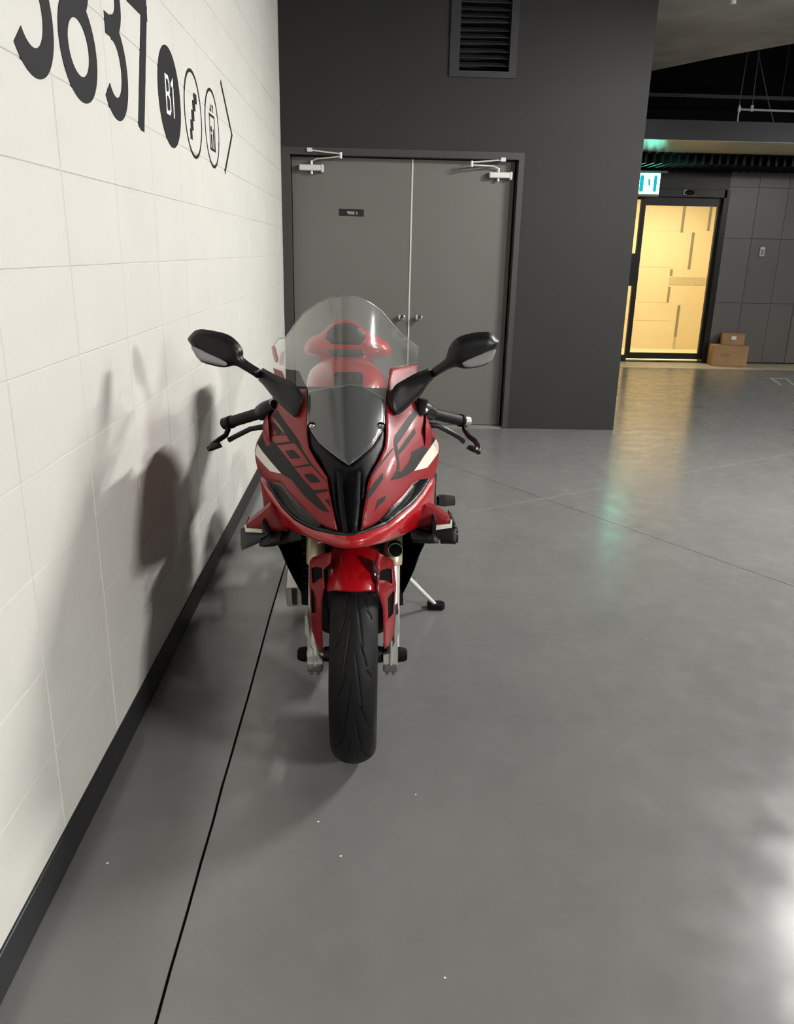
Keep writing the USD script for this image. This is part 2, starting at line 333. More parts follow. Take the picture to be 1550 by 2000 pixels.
# ------------------------------------------------------------------ back wall with the double door
DX0, DX1, DZ = -.640, 1.098, 2.082
wbp = sbox(WX, 0, 2.043, 3.2).difference(sbox(DX0 - .03, -1, DX1 + .03, DZ + .03)).difference(sbox(.607, 2.672, .984, 3.35))
wb = thing('wall_back', 'dark grey painted wall with the double door', kind='structure')
obj('lower_wall', prism(wbp.intersection(sbox(-2, 0, 3, 2.86)), 'xz', YB, YB + .22), 'wall_dark', wb)
obj('upper_wall', prism(wbp.intersection(sbox(-2, 2.8605, 3, 3.2)), 'xz', YB + .003, YB + .22), 'wall_dark', wb)
obj('wall_return', bx(1.84, 2.043, YB + .22, 9.9, 0, 3.2), 'wall_dark', label='dark side face of the corner behind the door wall', kind='structure')
dr = thing('door_1', 'grey steel double door in a dark frame', kind='structure')
fr = sbox(WX + .001, 0, DX1 + .042, DZ + .05).difference(sbox(DX0, -1, DX1, DZ))
obj('door_frame', prism(fr, 'xz', YB - .012, YB + .16), 'frame_dark', dr)
YL = YB + .085; SX = .293
def leaf(x0, x1):
    return obj('door_leaf', bx(x0, x1, YL, YL + .045, .012, DZ - .006, .0015), 'door_gray', dr)
lfL, lfR = leaf(DX0 + .004, SX - .003), leaf(SX + .003, DX1 - .012)
obj('meeting_strip', bx(SX - .006, SX + .006, YL - .004, YL + .002, .012, DZ - .006), 'closer_silver', dr)
obj('door_sill', bx(DX0, DX1, YB, YB + .13, -.002, .008), 'plastic_gray', dr)
def knob(x, par):
    prof = [(.0, 0), (.028, 0), (.028, .006), (.012, .010), (.011, .035), (.024, .042), (.028, .055), (.026, .068), (.016, .075), (0, .076)]
    m = trimesh.creation.revolve(np.array(prof), sections=28); v = m.vertices
    obj('knob', T(np.stack([x + v[:, 0], YL - v[:, 2], .893 + v[:, 1]], 1), m.faces), 'chrome', par, 30)
knob(.233, lfL); knob(.374, lfR)
cl = thing('door_closer', 'silver overhead closer and arm on the left door leaf', 'door closer')
def closer_parts(t, x0, x1, zc, s, ax, el, ft):
    obj('closer_body', cat(bx(x0, x1, YL - .062, YL - .001, zc - .021, zc + .021, .004)), 'closer_silver', t)
    e = x1 if s > 0 else x1
    obj('end_cap', bx(x1 - .004, x1 + .016, YL - .066, YL - .001, zc - .033, zc + .025, .004), 'closer_silver', t)
    obj('spindle', cyl((ax, YL - .035, zc - .045), (ax, YL - .035, zc + .05), .010, 14), 'closer_silver', t, 30)
    obj('closer_arm', tube([(ax, YL - .035, zc + .046), (ax + .04 * s, YL - .05, zc + .062), (el[0], YL - .13, el[1])], [(.007, .006)] * 3, 8), 'closer_silver', t, 30)
    obj('elbow', cyl((el[0], YL - .13, el[1] - .014), (el[0], YL - .13, el[1] + .028), .011, 12), 'closer_silver', t, 30)
    obj('closer_arm', tube([(el[0], YL - .13, el[1] + .018), (ft[0], YB - .012, ft[1])], [(.007, .006)] * 2, 8), 'closer_silver', t, 30)
    obj('arm_foot', bx(ft[0] - .02, ft[0] + .02, YB - .03, YB - .010, ft[1] - .014, ft[1] + .016, .003), 'closer_silver', t)
closer_parts(cl, -.575, -.405, 1.995, 1, -.482, (-.255, 2.070), (-.490, 2.112))
cr = thing('door_closer', 'silver overhead closer and arm on the right door leaf', 'door closer')
closer_parts(cr, .885, 1.045, 1.975, -1, .955, (.735, 2.035), (.975, 2.078))
sg = thing('door_sign', 'small black plate with a pale print on the left door leaf', 'sign')
obj('plate', bx(-.272, -.080, YL - .004, YL, 1.655, 1.707, .001), 'black_print', sg)
obj('print', prism(Polygon([(-.215, 1.691), (-.155, 1.690), (-.152, 1.667), (-.205, 1.669)]).union(Polygon([(-.145, 1.690), (-.133, 1.688), (-.128, 1.667), (-.138, 1.667)])), 'xz', YL - .0052, YL - .003), 'plastic_gray', sg)
# ventilation grille above the door
vt = thing('vent_grille', 'dark louvred ventilation grille high on the dark wall', 'vent')
VX0, VX1, VZ0, VZ1 = .612, .980, 2.676, 3.19
obj('vent_frame', prism(sbox(.540, 2.634, 1.035, 3.198).difference(sbox(VX0, VZ0, VX1, VZ1)), 'xz', YB - .014, YB + .01), 'vent_gray', vt)
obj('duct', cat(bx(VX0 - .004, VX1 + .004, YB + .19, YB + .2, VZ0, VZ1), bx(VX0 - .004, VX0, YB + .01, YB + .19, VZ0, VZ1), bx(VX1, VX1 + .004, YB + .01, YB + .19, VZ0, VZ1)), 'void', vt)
for k, z in enumerate([2.712, 2.762, 2.803, 2.855, 2.897, 2.94, 2.99, 3.03, 3.075, 3.12, 3.16]):
    tl = (0, .2, -.1, .1, .0, .1, -.25, .15, .5, .1, 0)[k] * .01
    q = [(VX0, z), (VX1 - .004, z - tl)]
    m = hull([(x, y, zz + dz + dy) for x, zz in q for y, dz in ((YB + .004, 0), (YB + .045, .028)) for dy in (0, .0035)])
    obj('vent_slat', m, 'frame_dark' if k in (6, 9) else 'vent_gray', vt)

# ------------------------------------------------------------------ ceiling and the rest of the garage shell
edge = [(WX - .3, FY0 - .2), (FX1 + .2, FY0 - .2), (FX1 + .2, 5.0), (5.4, 5.75), (4.4, 6.9), (3.65, 7.806), (3.21, 8.388), (2.816, 9.027), (2.2, 10.1), (1.5, 10.6), (WX - .3, 10.6)]
obj('ceiling', prism(edge, 'xy', 3.2, 3.55), 'concrete', label='bare concrete slab soffit with a slanting free edge', kind='structure')
obj('ceiling', bx(WX - .3, FX1 + .3, 4.6, 12.2, 4.9, 5.0), 'void', label='black upper ceiling in the void beyond the slab', kind='structure')
obj('wall_right', bx(FX1, FX1 + .2, FY0, 12.2, 0, 4.9), 'wall_dark', label='dark wall on the right side of the garage', kind='structure')
obj('wall_front', bx(WX - .3, FX1 + .2, FY0 - .2, FY0, 0, 3.2), 'wall_dark', label='dark wall behind the viewer', kind='structure')
obj('wall_upper', bx(WX - .3, FX1 + .2, 11.9, 12.0, 2.6, 4.9), 'void', label='black wall of the void over the bulkhead', kind='structure')
fxp = thing('ceiling_fitting', 'small white fitting under the slab at the top edge of the picture', 'ceiling fitting', (2.514, 6.396, 3.2))
obj('fitting_base', bx(-.03, .03, -.03, .03, -.012, 0, .003), 'plastic_white', fxp); obj('fitting_body', cyl((0, 0, -.09), (0, 0, -.012), .018, 14), 'plastic_white', fxp, 30)
# bulkhead beam with its pale glossy underside
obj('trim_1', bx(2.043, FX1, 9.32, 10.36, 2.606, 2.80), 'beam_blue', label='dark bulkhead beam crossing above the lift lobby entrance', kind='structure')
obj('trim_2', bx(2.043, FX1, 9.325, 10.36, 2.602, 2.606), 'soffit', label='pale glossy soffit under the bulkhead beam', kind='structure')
lv = thing('louvre_ceiling', 'black slatted ceiling in front of the lit glass door', 'slatted ceiling', kind='structure')
obj('louvre_backing', bx(2.2, FX1, 10.36, 11.2, 2.60, 2.62), 'void', lv)
for k in range(44):
    x = 2.95 + k * .10
    if x < 7.4: obj('slat', bx(x, x + .03, 10.37, 11.19, 2.478, 2.6), 'slat_black', lv)
# far wall of grey panels
YF = 11.2
wf = thing('wall_far', 'grey panelled wall beside the lit glass door', kind='structure')
obj('backing', bx(4.70, FX1, YF + .012, YF + .2, 0, 2.62), 'tile_joint', wf)
xs = [4.676, 5.072, 5.474, 5.80, 6.2, 6.6, 7.0, 7.4, 7.8]
for a, b in zip(xs, xs[1:]):
    for z0, z1 in ((.02, .824), (.824, 1.663), (1.663, 2.30), (2.30, 2.60)):
        obj('panel', bx(a + .0018, b - .0018, YF + RNG.uniform(0, .002), YF + .02, z0 + .0018, z1 - .0018, .001), ('tile_gray', 'tile_gray_pale')[int(RNG.integers(2))], wf)
obj('panel_gap', bx(5.49 + .31, 5.80 + .004, YF - .001, YF + .01, 0, .824), 'tile_joint', wf)
sw = thing('switch_plate', 'small white switch box on the grey panelled wall', 'switch')
obj('switch_box', bx(5.20, 5.265, YF - .03, YF, 1.44, 1.56, .006), 'plastic_white', sw); obj('switch_cover', bx(5.212, 5.25, YF - .036, YF - .03, 1.455, 1.53, .003), 'plastic_gray', sw)
# glass door
d2_ = thing('door_2', 'black framed sliding glass door with a warm lit lobby behind', kind='structure')
sur = sbox(2.0, 0, 4.676, 2.60).difference(sbox(3.25, 0, 4.64, 2.155))
obj('door_surround', prism(sur, 'xz', YF - .004, YF + .12), 'door_black', d2_)
obj('door_header', bx(3.25, 4.64, YF - .05, YF + .1, 2.158, 2.26, .004), 'door_black', d2_)
obj('door_frame', prism(sbox(3.55, .045, 4.625, 2.155).difference(sbox(3.594, .125, 4.562, 2.052)), 'xz', YF + .01, YF + .06), 'door_black', d2_)
obj('jamb', bx(4.60, 4.676, YF - .05, YF + .12, 0, 2.26, .003), 'door_black', d2_)
obj('pane', bx(3.594, 4.562, YF + .03, YF + .038, .125, 2.052), 'door_glass', d2_)
obj('door_frame', prism(sbox(3.25, 0, 3.545, 2.155).difference(sbox(3.29, .09, 3.527, 1.02)).difference(sbox(3.29, 1.44, 3.53, 2.12)), 'xz', YF, YF + .05), 'door_black', d2_)
obj('pane', bx(3.29, 3.53, YF + .02, YF + .028, .09, 2.12), 'door_glass', d2_)
obj('sill', bx(3.25, 4.64, YF - .01, YF + .12, 0, .016), 'door_black', d2_)
sn = thing('door_sensor', 'small dark oval sensor above the glass door', 'sensor')
obj('sensor_base', bx(4.045, 4.10, YF - .062, YF - .05, 2.185, 2.25, .004), 'plastic_gray', sn)
obj('sensor_lens', pillow(Point(0, 0).buffer(.03), lambda x, z: np.zeros_like(x), .02, .004, .01, .03).apply_transform(np.diag([2.4, 1, 1, 1])).apply_translation([4.125, YF - .056, 2.215]), 'black_gloss', sn, 30)
# lobby behind the glass
YW = 12.9
obj('wall_lobby', bx(2.9, 5.8, YW, YW + .1, -.1, 2.5), 'lobby_wall', label='cream wall of the lit lobby behind the glass door', kind='structure')
ls = thing('trim_3', 'grey inlaid strips on the cream lobby wall', kind='structure')
for x0, x1, z0, z1 in ((4.715, 4.755, 1.767, 2.19), (5.125, 5.165, 1.80, 2.19), (4.90, 4.942, 1.232, 1.773), (4.632, 4.67, 1.13, 1.226), (4.632, 4.668, .723, .963), (4.82, 4.86, .19, .682)):
    obj('strip', bx(x0, x1, YW - .006, YW, z0, z1), 'lobby_strip', ls)
obj('strip', bx(4.82, 4.86, YW - .005, YW, 0, .188), 'lobby_band', ls)
for k in range(6): obj('band_tile', bx(4.632 + .105 * k, 4.735 + .105 * k, YW - .005, YW, .992, 1.112), 'lobby_band', ls)
for z in (.44, .72, 1.25, 1.78): obj('joint', bx(2.9, 4.70, YW - .002, YW, z, z + .004), 'lobby_band', ls)
obj('floor', bx(2.9, 5.8, YF + .12, YW, -.05, .0), 'lobby_floor', label='pale floor of the lobby behind the glass door', kind='structure')
obj('wall_lobby', cat(bx(2.85, 2.9, YF + .13, YW, 0, 2.5), bx(5.8, 5.85, YF + .13, YW, 0, 2.5)), 'lobby_wall', label='side walls of the lobby behind the glass door', kind='structure')
obj('ceiling', bx(2.85, 5.85, YF + .13, YW, 2.45, 2.5), 'plastic_white', label='white ceiling of the lobby behind the glass door', kind='structure')
LL = UsdLux.RectLight.Define(stage, '/World/lobby_lamp'); LL.CreateWidthAttr(1.6); LL.CreateHeightAttr(.4); LL.CreateIntensityAttr(LOBBY_WATTS); LL.CreateColorAttr(Gf.Vec3f(1, .86, .55)); LL.AddTranslateOp().Set(Gf.Vec3d(4.2, 11.55, 2.44))
meta(LL.GetPrim(), 'warm lamp panel in the lobby ceiling', 'lamp')
# exit sign
ex = thing('exit_sign', 'glowing white and turquoise exit sign under the slatted ceiling', 'exit sign')
EY = 10.95
ez = lambda z: 1.4 + (z - 1.4) * EY / YF; exx = lambda x: x * EY / YF
X0, X1, Z0, Z1 = exx(3.40), exx(3.745), ez(2.19), ez(2.44)
obj('sign_box', bx(X0, X1, EY, EY + .05, Z0 - .03, Z1 + .012, .004), 'plastic_gray', ex)
obj('sign_face', bx(X0 + .004, X1 - .004, EY - .004, EY, Z0, Z1), 'exit_white', ex)
for a, b in ((3.475, 3.525), (3.66, 3.70)): obj('sign_bar', bx(exx(a), exx(b), EY - .007, EY - .004, Z0 + .025, Z1 - .025), 'exit_cyan', ex)
obj('sign_figure', prism([(exx(3.585), ez(2.375)), (exx(3.612), ez(2.36)), (exx(3.614), ez(2.31)), (exx(3.606), ez(2.275)), (exx(3.588), ez(2.31))], 'xz', EY - .007, EY - .004), 'exit_cyan', ex)
obj('mounting_plate', bx(X0 - .05, exx(3.83), EY - .02, EY + .07, Z1 + .012, Z1 + .034, .004), 'plastic_gray', ex)
# cardboard boxes
def carton(name, label, x, y, w, d, h, z, rz, tape_z):
    t = thing(name, label, 'box', (x, y, z), rz)
    obj('carton', bx(-w / 2, w / 2, -d / 2, d / 2, .001, h, .003), 'cardboard', t)
    for s in (-1, 1): obj('flap', bx(-w / 2 + .001, w / 2 - .001, *((-d / 2 + .001, -.002) if s < 0 else (.002, d / 2 - .001)), h, h + .004), 'cardboard', t)
    obj('tape', cat(bx(-w / 2 - .001, w / 2 + .001, -.025, .025, h + .004, h + .005), bx(-w / 2 - .0012, -w / 2, -.025, .025, h * .6, h + .005)), 'cardboard_tape', t)
    return t
b1 = carton('cardboard_box', 'large brown cardboard box on the floor beside the glass door', 4.875, 10.98, .455, .30, .272, .003, -8, .2)
obj('printed_mark', cat(bx(.02, .12, -.1512, -.15, .12, .125), bx(.02, .12, -.1512, -.15, .18, .185), bx(.115, .12, -.1512, -.15, .10, .185), bx(-.12, 0, -.1512, -.15, .13, .165)), 'decal_gold', b1)
b2 = carton('cardboard_box', 'small brown cardboard box on top of the large one', 4.92, 11.0, .28, .2, .145, .281, -12, .1)
obj('shipping_label', bx(-.03, .03, -.1015, -.1, .075, .12), 'paper', b2)
# pipes in the void
sp = thing('sprinkler_pipe', 'thin pale pipe hanging on rods in the dark void', 'pipe')
obj('pipe', cyl((3.94, 9.5, 2.945), (7.6, 9.5, 2.93), .012, 10), 'pipe_pale', sp, 30)
obj('sprinkler_head', cat(cyl((3.95, 9.5, 2.80), (3.95, 9.5, 2.99), .009, 8), bx(3.935, 3.965, 9.485, 9.515, 2.92, 2.975, .004)), 'plastic_white', sp)
obj('hanger_rod', cyl((3.99, 9.5, 4.9), (3.945, 9.5, 2.96), .006, 8), 'pipe_dark', sp); obj('hanger_rod', cyl((4.06, 9.5, 4.9), (4.089, 9.5, 2.95), .006, 8), 'pipe_dark', sp)
obj('hanger_clip', bx(4.07, 4.105, 9.485, 9.515, 2.925, 2.99, .004), 'pipe_pale', sp)
obj('flexible_hose', tube([(4.07, 9.5, 3.5), (4.13, 9.5, 3.35), (4.25, 9.5, 3.05), (4.35, 9.5, 2.83)], .006, 8), 'pipe_dark', sp, 30)
ct = thing('cable_tray', 'flat grey cable tray crossing the dark void above the beam', 'cable tray')
for k in range(5): obj('tray_length', bx(2.2 + 1.55 * k, 3.745 + 1.55 * k, 10.75, 10.85, 3.265, 3.305), 'pipe_dark', ct)
for x in (3.2, 5.0, 6.8): obj('tray_hanger', cyl((x, 10.8, 3.3), (x, 10.8, 4.9), .006, 8), 'pipe_dark', ct)

# ================================================================== motorcycle
# side-to-side x, y backwards from the front axle, z up, all in metres
D = {
    'panel_L': [(-0.214, 1.066), (-0.1827, 1.066), (-0.1656, 1.04), (-0.1303, 1.038), (-0.1061, 1.043), (-0.1047, 0.972), (-0.1033, 0.9376), (-0.0978, 0.9158), (-0.0796, 0.8936), (-0.0529, 0.8667), (-0.0485, 0.838), (-0.04, 0.7997), (-0.0298, 0.7538), (-0.0537, 0.7564), (-0.0761, 0.7599), (-0.0885, 0.767), (-0.1161, 0.781), (-0.1525, 0.7953), (-0.1793, 0.8091), (-0.2139, 0.7947), (-0.2354, 0.7882), (-0.2473, 0.7893), (-0.2627, 0.801), (-0.2702, 0.8196), (-0.2723, 0.8372), (-0.2648, 0.8645), (-0.2393, 0.9094), (-0.2135, 0.9529), (-0.1972, 0.9759), (-0.1902, 0.9934), (-0.1971, 1.02)],
    'panel_R': [(0.1269, 1.09), (0.1967, 1.085), (0.2147, 1.08), (0.2108, 1.062), (0.1927, 1.006), (0.1931, 0.9862), (0.2276, 0.9441), (0.2543, 0.8945), (0.2663, 0.8703), (0.2695, 0.8532), (0.2639, 0.8363), (0.2566, 0.8141), (0.2379, 0.7898), (0.2198, 0.8033), (0.1883, 0.8162), (0.1717, 0.8159), (0.1395, 0.8004), (0.1004, 0.7862), (0.0705, 0.7672), (0.0551, 0.7626), (0.0262, 0.7566), (0.0326, 0.7946), (0.0413, 0.8279), (0.0465, 0.8526), (0.055, 0.873), (0.0785, 0.8991), (0.0949, 0.9225), (0.0999, 0.9431), (0.1041, 0.9992), (0.1108, 1.036), (0.1157, 1.064)],
    'lamp_L': [(-0.2139, 0.7947), (-0.1793, 0.8091), (-0.1525, 0.7953), (-0.1161, 0.781), (-0.0885, 0.767), (-0.0731, 0.7571), (-0.0766, 0.7448), (-0.0894, 0.7402), (-0.1401, 0.7433), (-0.1782, 0.7554), (-0.2035, 0.7759)],
    'lamp_R': [(0.1883, 0.8162), (0.2198, 0.8033), (0.2053, 0.7888), (0.1917, 0.7768), (0.1611, 0.7632), (0.123, 0.7543), (0.0856, 0.7498), (0.0705, 0.7672), (0.1004, 0.7862), (0.1395, 0.8004), (0.1717, 0.8159)],
    'lens_L': [(-0.1819, 0.8), (-0.1573, 0.793), (-0.1185, 0.778), (-0.0918, 0.7639), (-0.0889, 0.7552), (-0.1038, 0.755), (-0.1305, 0.7546), (-0.1486, 0.7656), (-0.1624, 0.7826)],
    'lens_R': [(0.1782, 0.8109), (0.1732, 0.7971), (0.1566, 0.7845), (0.1284, 0.7707), (0.0996, 0.7621), (0.0815, 0.7667), (0.1002, 0.7802), (0.1342, 0.7947), (0.1658, 0.8086)],
    'lip': [(-0.2523, 0.7869), (-0.2372, 0.787), (-0.2249, 0.7774), (-0.2094, 0.7697), (-0.179, 0.7512), (-0.1404, 0.7387), (-0.0905, 0.7396), (-0.0541, 0.7441), (-0.0204, 0.7457), (0.018, 0.7489), (0.0521, 0.7521), (0.0916, 0.7541), (0.1241, 0.7629), (0.1651, 0.7693), (0.1987, 0.7807), (0.2228, 0.7957), (0.2458, 0.7955), (0.24, 0.7555), (0.2449, 0.7081), (0.2225, 0.6898), (0.1869, 0.6888), (0.1418, 0.6942), (0.0981, 0.7045), (0.045, 0.7115), (0.0072, 0.7131), (-0.0277, 0.7109), (-0.0592, 0.7128), (-0.1084, 0.7071), (-0.1584, 0.6931), (-0.205, 0.6768), (-0.2511, 0.6709), (-0.2503, 0.7452)],
    'centre': [(-0.1035, 0.9658), (-0.0978, 0.9153), (-0.0724, 0.8979), (-0.0535, 0.8664), (-0.0477, 0.8381), (-0.0399, 0.7995), (-0.03, 0.7539), (-0.0537, 0.7566), (-0.0716, 0.7572), (-0.0732, 0.7466), (-0.0478, 0.7434), (-0.0204, 0.7444), (0.0179, 0.7477), (0.0482, 0.7506), (0.0716, 0.755), (0.0693, 0.7654), (0.0549, 0.7622), (0.0263, 0.7563), (0.0331, 0.7948), (0.0419, 0.8282), (0.0467, 0.8524), (0.0553, 0.8726), (0.0792, 0.8992), (0.0943, 0.9227), (0.1003, 0.9472), (0.0974, 0.9663), (0.0622, 0.9323), (0.0016, 0.8986), (-0.0733, 0.9371)],
    'mask': [(-0.1027, 1.04), (-0.0785, 1.047), (-0.048, 1.056), (0.0074, 1.067), (0.041, 1.063), (0.065, 1.049), (0.1033, 1.025), (0.0974, 0.9663), (0.0622, 0.9323), (0.0016, 0.8997), (-0.0733, 0.9371), (-0.1035, 0.9668)],
    'screen': [(-0.2118, 1.067), (-0.2227, 1.095), (-0.2179, 1.119), (-0.2054, 1.136), (-0.1788, 1.147), (-0.1472, 1.189), (-0.1176, 1.224), (-0.0754, 1.256), (-0.0406, 1.274), (-0.0013, 1.28), (0.0387, 1.276), (0.0725, 1.262), (0.1099, 1.235), (0.1396, 1.199), (0.1886, 1.147), (0.229, 1.117), (0.215, 1.082), (0.1951, 1.086), (0.1267, 1.088), (0.1143, 1.068), (0.1042, 1.025), (0.0974, 0.9663), (0.0622, 0.9323), (0.0016, 0.8997), (-0.0733, 0.9371), (-0.1035, 0.9668), (-0.1019, 1.042), (-0.1302, 1.079)],
    'dl_stripe': [(-0.2123, 0.9529), (-0.1965, 0.9742), (-0.1626, 0.9503), (-0.1378, 0.9348), (-0.126, 0.9243), (-0.1167, 0.9095), (-0.0925, 0.8875), (-0.0555, 0.86), (-0.0572, 0.8585), (-0.0969, 0.8845), (-0.1145, 0.8996), (-0.1376, 0.9163), (-0.152, 0.9159), (-0.1697, 0.9306), (-0.1883, 0.9433)],
    'dl_band': [(-0.2384, 0.9088), (-0.2635, 0.8651), (-0.2427, 0.8534), (-0.1792, 0.8324), (-0.1473, 0.8312), (-0.1155, 0.8111), (-0.0772, 0.7954), (-0.0628, 0.7924), (-0.0486, 0.7937), (-0.0604, 0.8056), (-0.0829, 0.8239), (-0.0933, 0.8331), (-0.1172, 0.8466), (-0.1376, 0.861), (-0.1615, 0.8757), (-0.1922, 0.8912), (-0.22, 0.9013)],
    'dl_white': [(-0.2634, 0.8623), (-0.2703, 0.8404), (-0.2703, 0.8321), (-0.2426, 0.825), (-0.2151, 0.8199), (-0.1779, 0.8326), (-0.2054, 0.8425), (-0.2338, 0.852)],
    'dl_s': [(-0.2142, 0.9374), (-0.2017, 0.9393), (-0.1722, 0.9288), (-0.1927, 0.9169), (-0.204, 0.9281)],
    'dl_sep1': [(-0.2214, 0.9017), (-0.1941, 0.9173), (-0.1621, 0.9296), (-0.1608, 0.9277), (-0.1927, 0.9146), (-0.2185, 0.9006)],
    'dl_sep2': [(-0.2017, 0.8929), (-0.1496, 0.9177), (-0.1395, 0.9174), (-0.1954, 0.891)],
    'dl_o1': [(-0.1665, 0.8904), (-0.1422, 0.9013), (-0.1213, 0.8907), (-0.1506, 0.8781)],
    'dl_sep3': [(-0.1404, 0.8654), (-0.0986, 0.8853), (-0.0921, 0.8833), (-0.1353, 0.8637)],
    'dl_o2': [(-0.1137, 0.856), (-0.1059, 0.8609), (-0.0907, 0.866), (-0.0801, 0.8619), (-0.0701, 0.8543), (-0.076, 0.8515), (-0.0964, 0.8441), (-0.1061, 0.8505)],
    'dl_sep4': [(-0.0917, 0.8297), (-0.0535, 0.843), (-0.0519, 0.8381), (-0.0829, 0.8248)],
    'dl_o3': [(-0.0602, 0.8179), (-0.0483, 0.8224), (-0.0433, 0.8043)],
    'dl_gold': [(-0.2092, 0.9516), (-0.2064, 0.9521), (-0.1709, 0.9311), (-0.1747, 0.9288)],
    'dr_a': [(0.1918, 0.9822), (0.2036, 0.9692), (0.1719, 0.9495), (0.1298, 0.9207), (0.1318, 0.8977), (0.1332, 0.8628), (0.1239, 0.8637), (0.127, 0.8821), (0.1205, 0.9123), (0.1195, 0.931), (0.124, 0.9408), (0.1628, 0.9677)],
    'dr_b': [(0.1848, 0.9395), (0.1876, 0.9268), (0.157, 0.9084), (0.1334, 0.8968), (0.1298, 0.9054), (0.1585, 0.9251)],
    'dr_c': [(0.2412, 0.8983), (0.2561, 0.8862), (0.2096, 0.8657), (0.1737, 0.845), (0.1575, 0.8438), (0.137, 0.844), (0.1058, 0.8491), (0.1234, 0.8643), (0.1378, 0.8573), (0.1622, 0.8735), (0.1683, 0.883), (0.1688, 0.8897), (0.1969, 0.8895), (0.2178, 0.8888)],
    'dr_d': [(0.2304, 0.9298), (0.2356, 0.9122), (0.2099, 0.9155)],
    'dr_e': [(0.1172, 0.9169), (0.1174, 0.9131), (0.0921, 0.8959), (0.0638, 0.8731), (0.0519, 0.8626), (0.0508, 0.8665), (0.0711, 0.8861), (0.0973, 0.9056)],
    'dr_f': [(0.0861, 0.8715), (0.0866, 0.8584), (0.0667, 0.8393), (0.0447, 0.8219), (0.0465, 0.8398), (0.0652, 0.8562)],
    'dr_g': [(0.0701, 0.8163), (0.0859, 0.8194), (0.0927, 0.8193), (0.0877, 0.8096), (0.0717, 0.8029), (0.0626, 0.7949), (0.0675, 0.8078)],
    'dr_white': [(0.2583, 0.8846), (0.267, 0.8567), (0.2617, 0.8463), (0.219, 0.832), (0.175, 0.8444), (0.2094, 0.8637)],
    'boltpts': [(-0.0909, 0.9665), (0.0878, 0.9693)],
    'mir_L': [(-0.4376, 1.156), (-0.4262, 1.169), (-0.414, 1.18), (-0.4058, 1.183), (-0.3932, 1.185), (-0.3708, 1.183), (-0.3307, 1.176), (-0.3109, 1.167), (-0.296, 1.154), (-0.2835, 1.136), (-0.282, 1.125), (-0.2839, 1.114), (-0.2787, 1.107), (-0.2568, 1.091), (-0.2346, 1.078), (-0.2455, 1.051), (-0.2587, 1.061), (-0.2831, 1.076), (-0.303, 1.087), (-0.3144, 1.088), (-0.332, 1.082), (-0.3538, 1.082), (-0.3854, 1.089), (-0.4021, 1.094), (-0.4084, 1.1), (-0.4265, 1.14)],
    'mlens_L': [(-0.4246, 1.141), (-0.4113, 1.139), (-0.3829, 1.126), (-0.3522, 1.113), (-0.3281, 1.1), (-0.3247, 1.094), (-0.3335, 1.089), (-0.3606, 1.093), (-0.3919, 1.1), (-0.4074, 1.106)],
    'mir_R': [(0.2833, 1.131), (0.2891, 1.15), (0.2986, 1.164), (0.3105, 1.175), (0.3272, 1.182), (0.3582, 1.19), (0.3989, 1.193), (0.4111, 1.188), (0.4173, 1.181), (0.4309, 1.17), (0.4335, 1.164), (0.4301, 1.155), (0.4151, 1.131), (0.4106, 1.119), (0.4049, 1.107), (0.3941, 1.099), (0.3603, 1.091), (0.3336, 1.089), (0.3214, 1.092), (0.308, 1.095), (0.2874, 1.088), (0.2632, 1.074), (0.2463, 1.063), (0.2365, 1.086), (0.263, 1.104), (0.2798, 1.118)],
    'mlens_R': [(0.3222, 1.107), (0.3257, 1.111), (0.3341, 1.116), (0.3628, 1.129), (0.4224, 1.152), (0.4112, 1.123), (0.4041, 1.115), (0.3827, 1.104), (0.3489, 1.097), (0.3295, 1.099)],
    'mbase_L': [(-0.2336, 0.2, 1.079), (-0.2158, 0.19, 1.073), (-0.1779, 0.15, 1.063), (-0.1436, 0.1, 1.057), (-0.1274, 0.075, 1.044), (-0.1198, 0.06, 1.027), (-0.1224, 0.06, 1.016), (-0.1368, 0.05, 0.9787), (-0.1448, 0.06, 0.9821), (-0.1855, 0.12, 1.006), (-0.2051, 0.15, 1.021), (-0.2292, 0.18, 1.043), (-0.2444, 0.2, 1.052)],
    'mbase_R': [(0.2452, 0.2, 1.065), (0.2287, 0.18, 1.055), (0.202, 0.15, 1.026), (0.1875, 0.12, 1.018), (0.1593, 0.09, 0.9986), (0.1335, 0.05, 0.9873), (0.1233, 0.05, 0.9963), (0.115, 0.06, 1.022), (0.1217, 0.075, 1.04), (0.1349, 0.1, 1.057), (0.1596, 0.12, 1.066), (0.1902, 0.15, 1.077), (0.2085, 0.17, 1.081), (0.2354, 0.2, 1.087)],
    'grip_L': [(-0.2464, 0.26, 0.946), (-0.3485, 0.33, 0.9019)],
    'barend_L': [(-0.3485, 0.33, 0.9019), (-0.3761, 0.345, 0.892)],
    'grip_R': [(0.2408, 0.26, 0.9526), (0.3433, 0.33, 0.9168)],
    'barend_R': [(0.3433, 0.33, 0.9168), (0.3704, 0.345, 0.9102)],
    'hub_L': [(-0.2449, 0.26, 0.9509), (-0.2066, 0.22, 0.9759)],
    'hub_R': [(0.2383, 0.26, 0.9576), (0.2008, 0.22, 0.9846)],
    'lever_L': [(-0.2294, 0.2, 0.9175), (-0.2554, 0.2, 0.9135), (-0.278, 0.21, 0.9074), (-0.3052, 0.23, 0.8905), (-0.3278, 0.25, 0.8759), (-0.3509, 0.27, 0.8599)],
    'lever_R': [(0.2336, 0.2, 0.9293), (0.2583, 0.2, 0.9267), (0.2843, 0.21, 0.9129), (0.3096, 0.23, 0.8961), (0.3276, 0.25, 0.8829), (0.3447, 0.27, 0.8656)],
    'guard_L': [(-0.3642, 0.34, 0.8933), (-0.3587, 0.32, 0.8799), (-0.3627, 0.29, 0.8689), (-0.3766, 0.25, 0.8653), (-0.39, 0.21, 0.8598), (-0.3957, 0.19, 0.8523)],
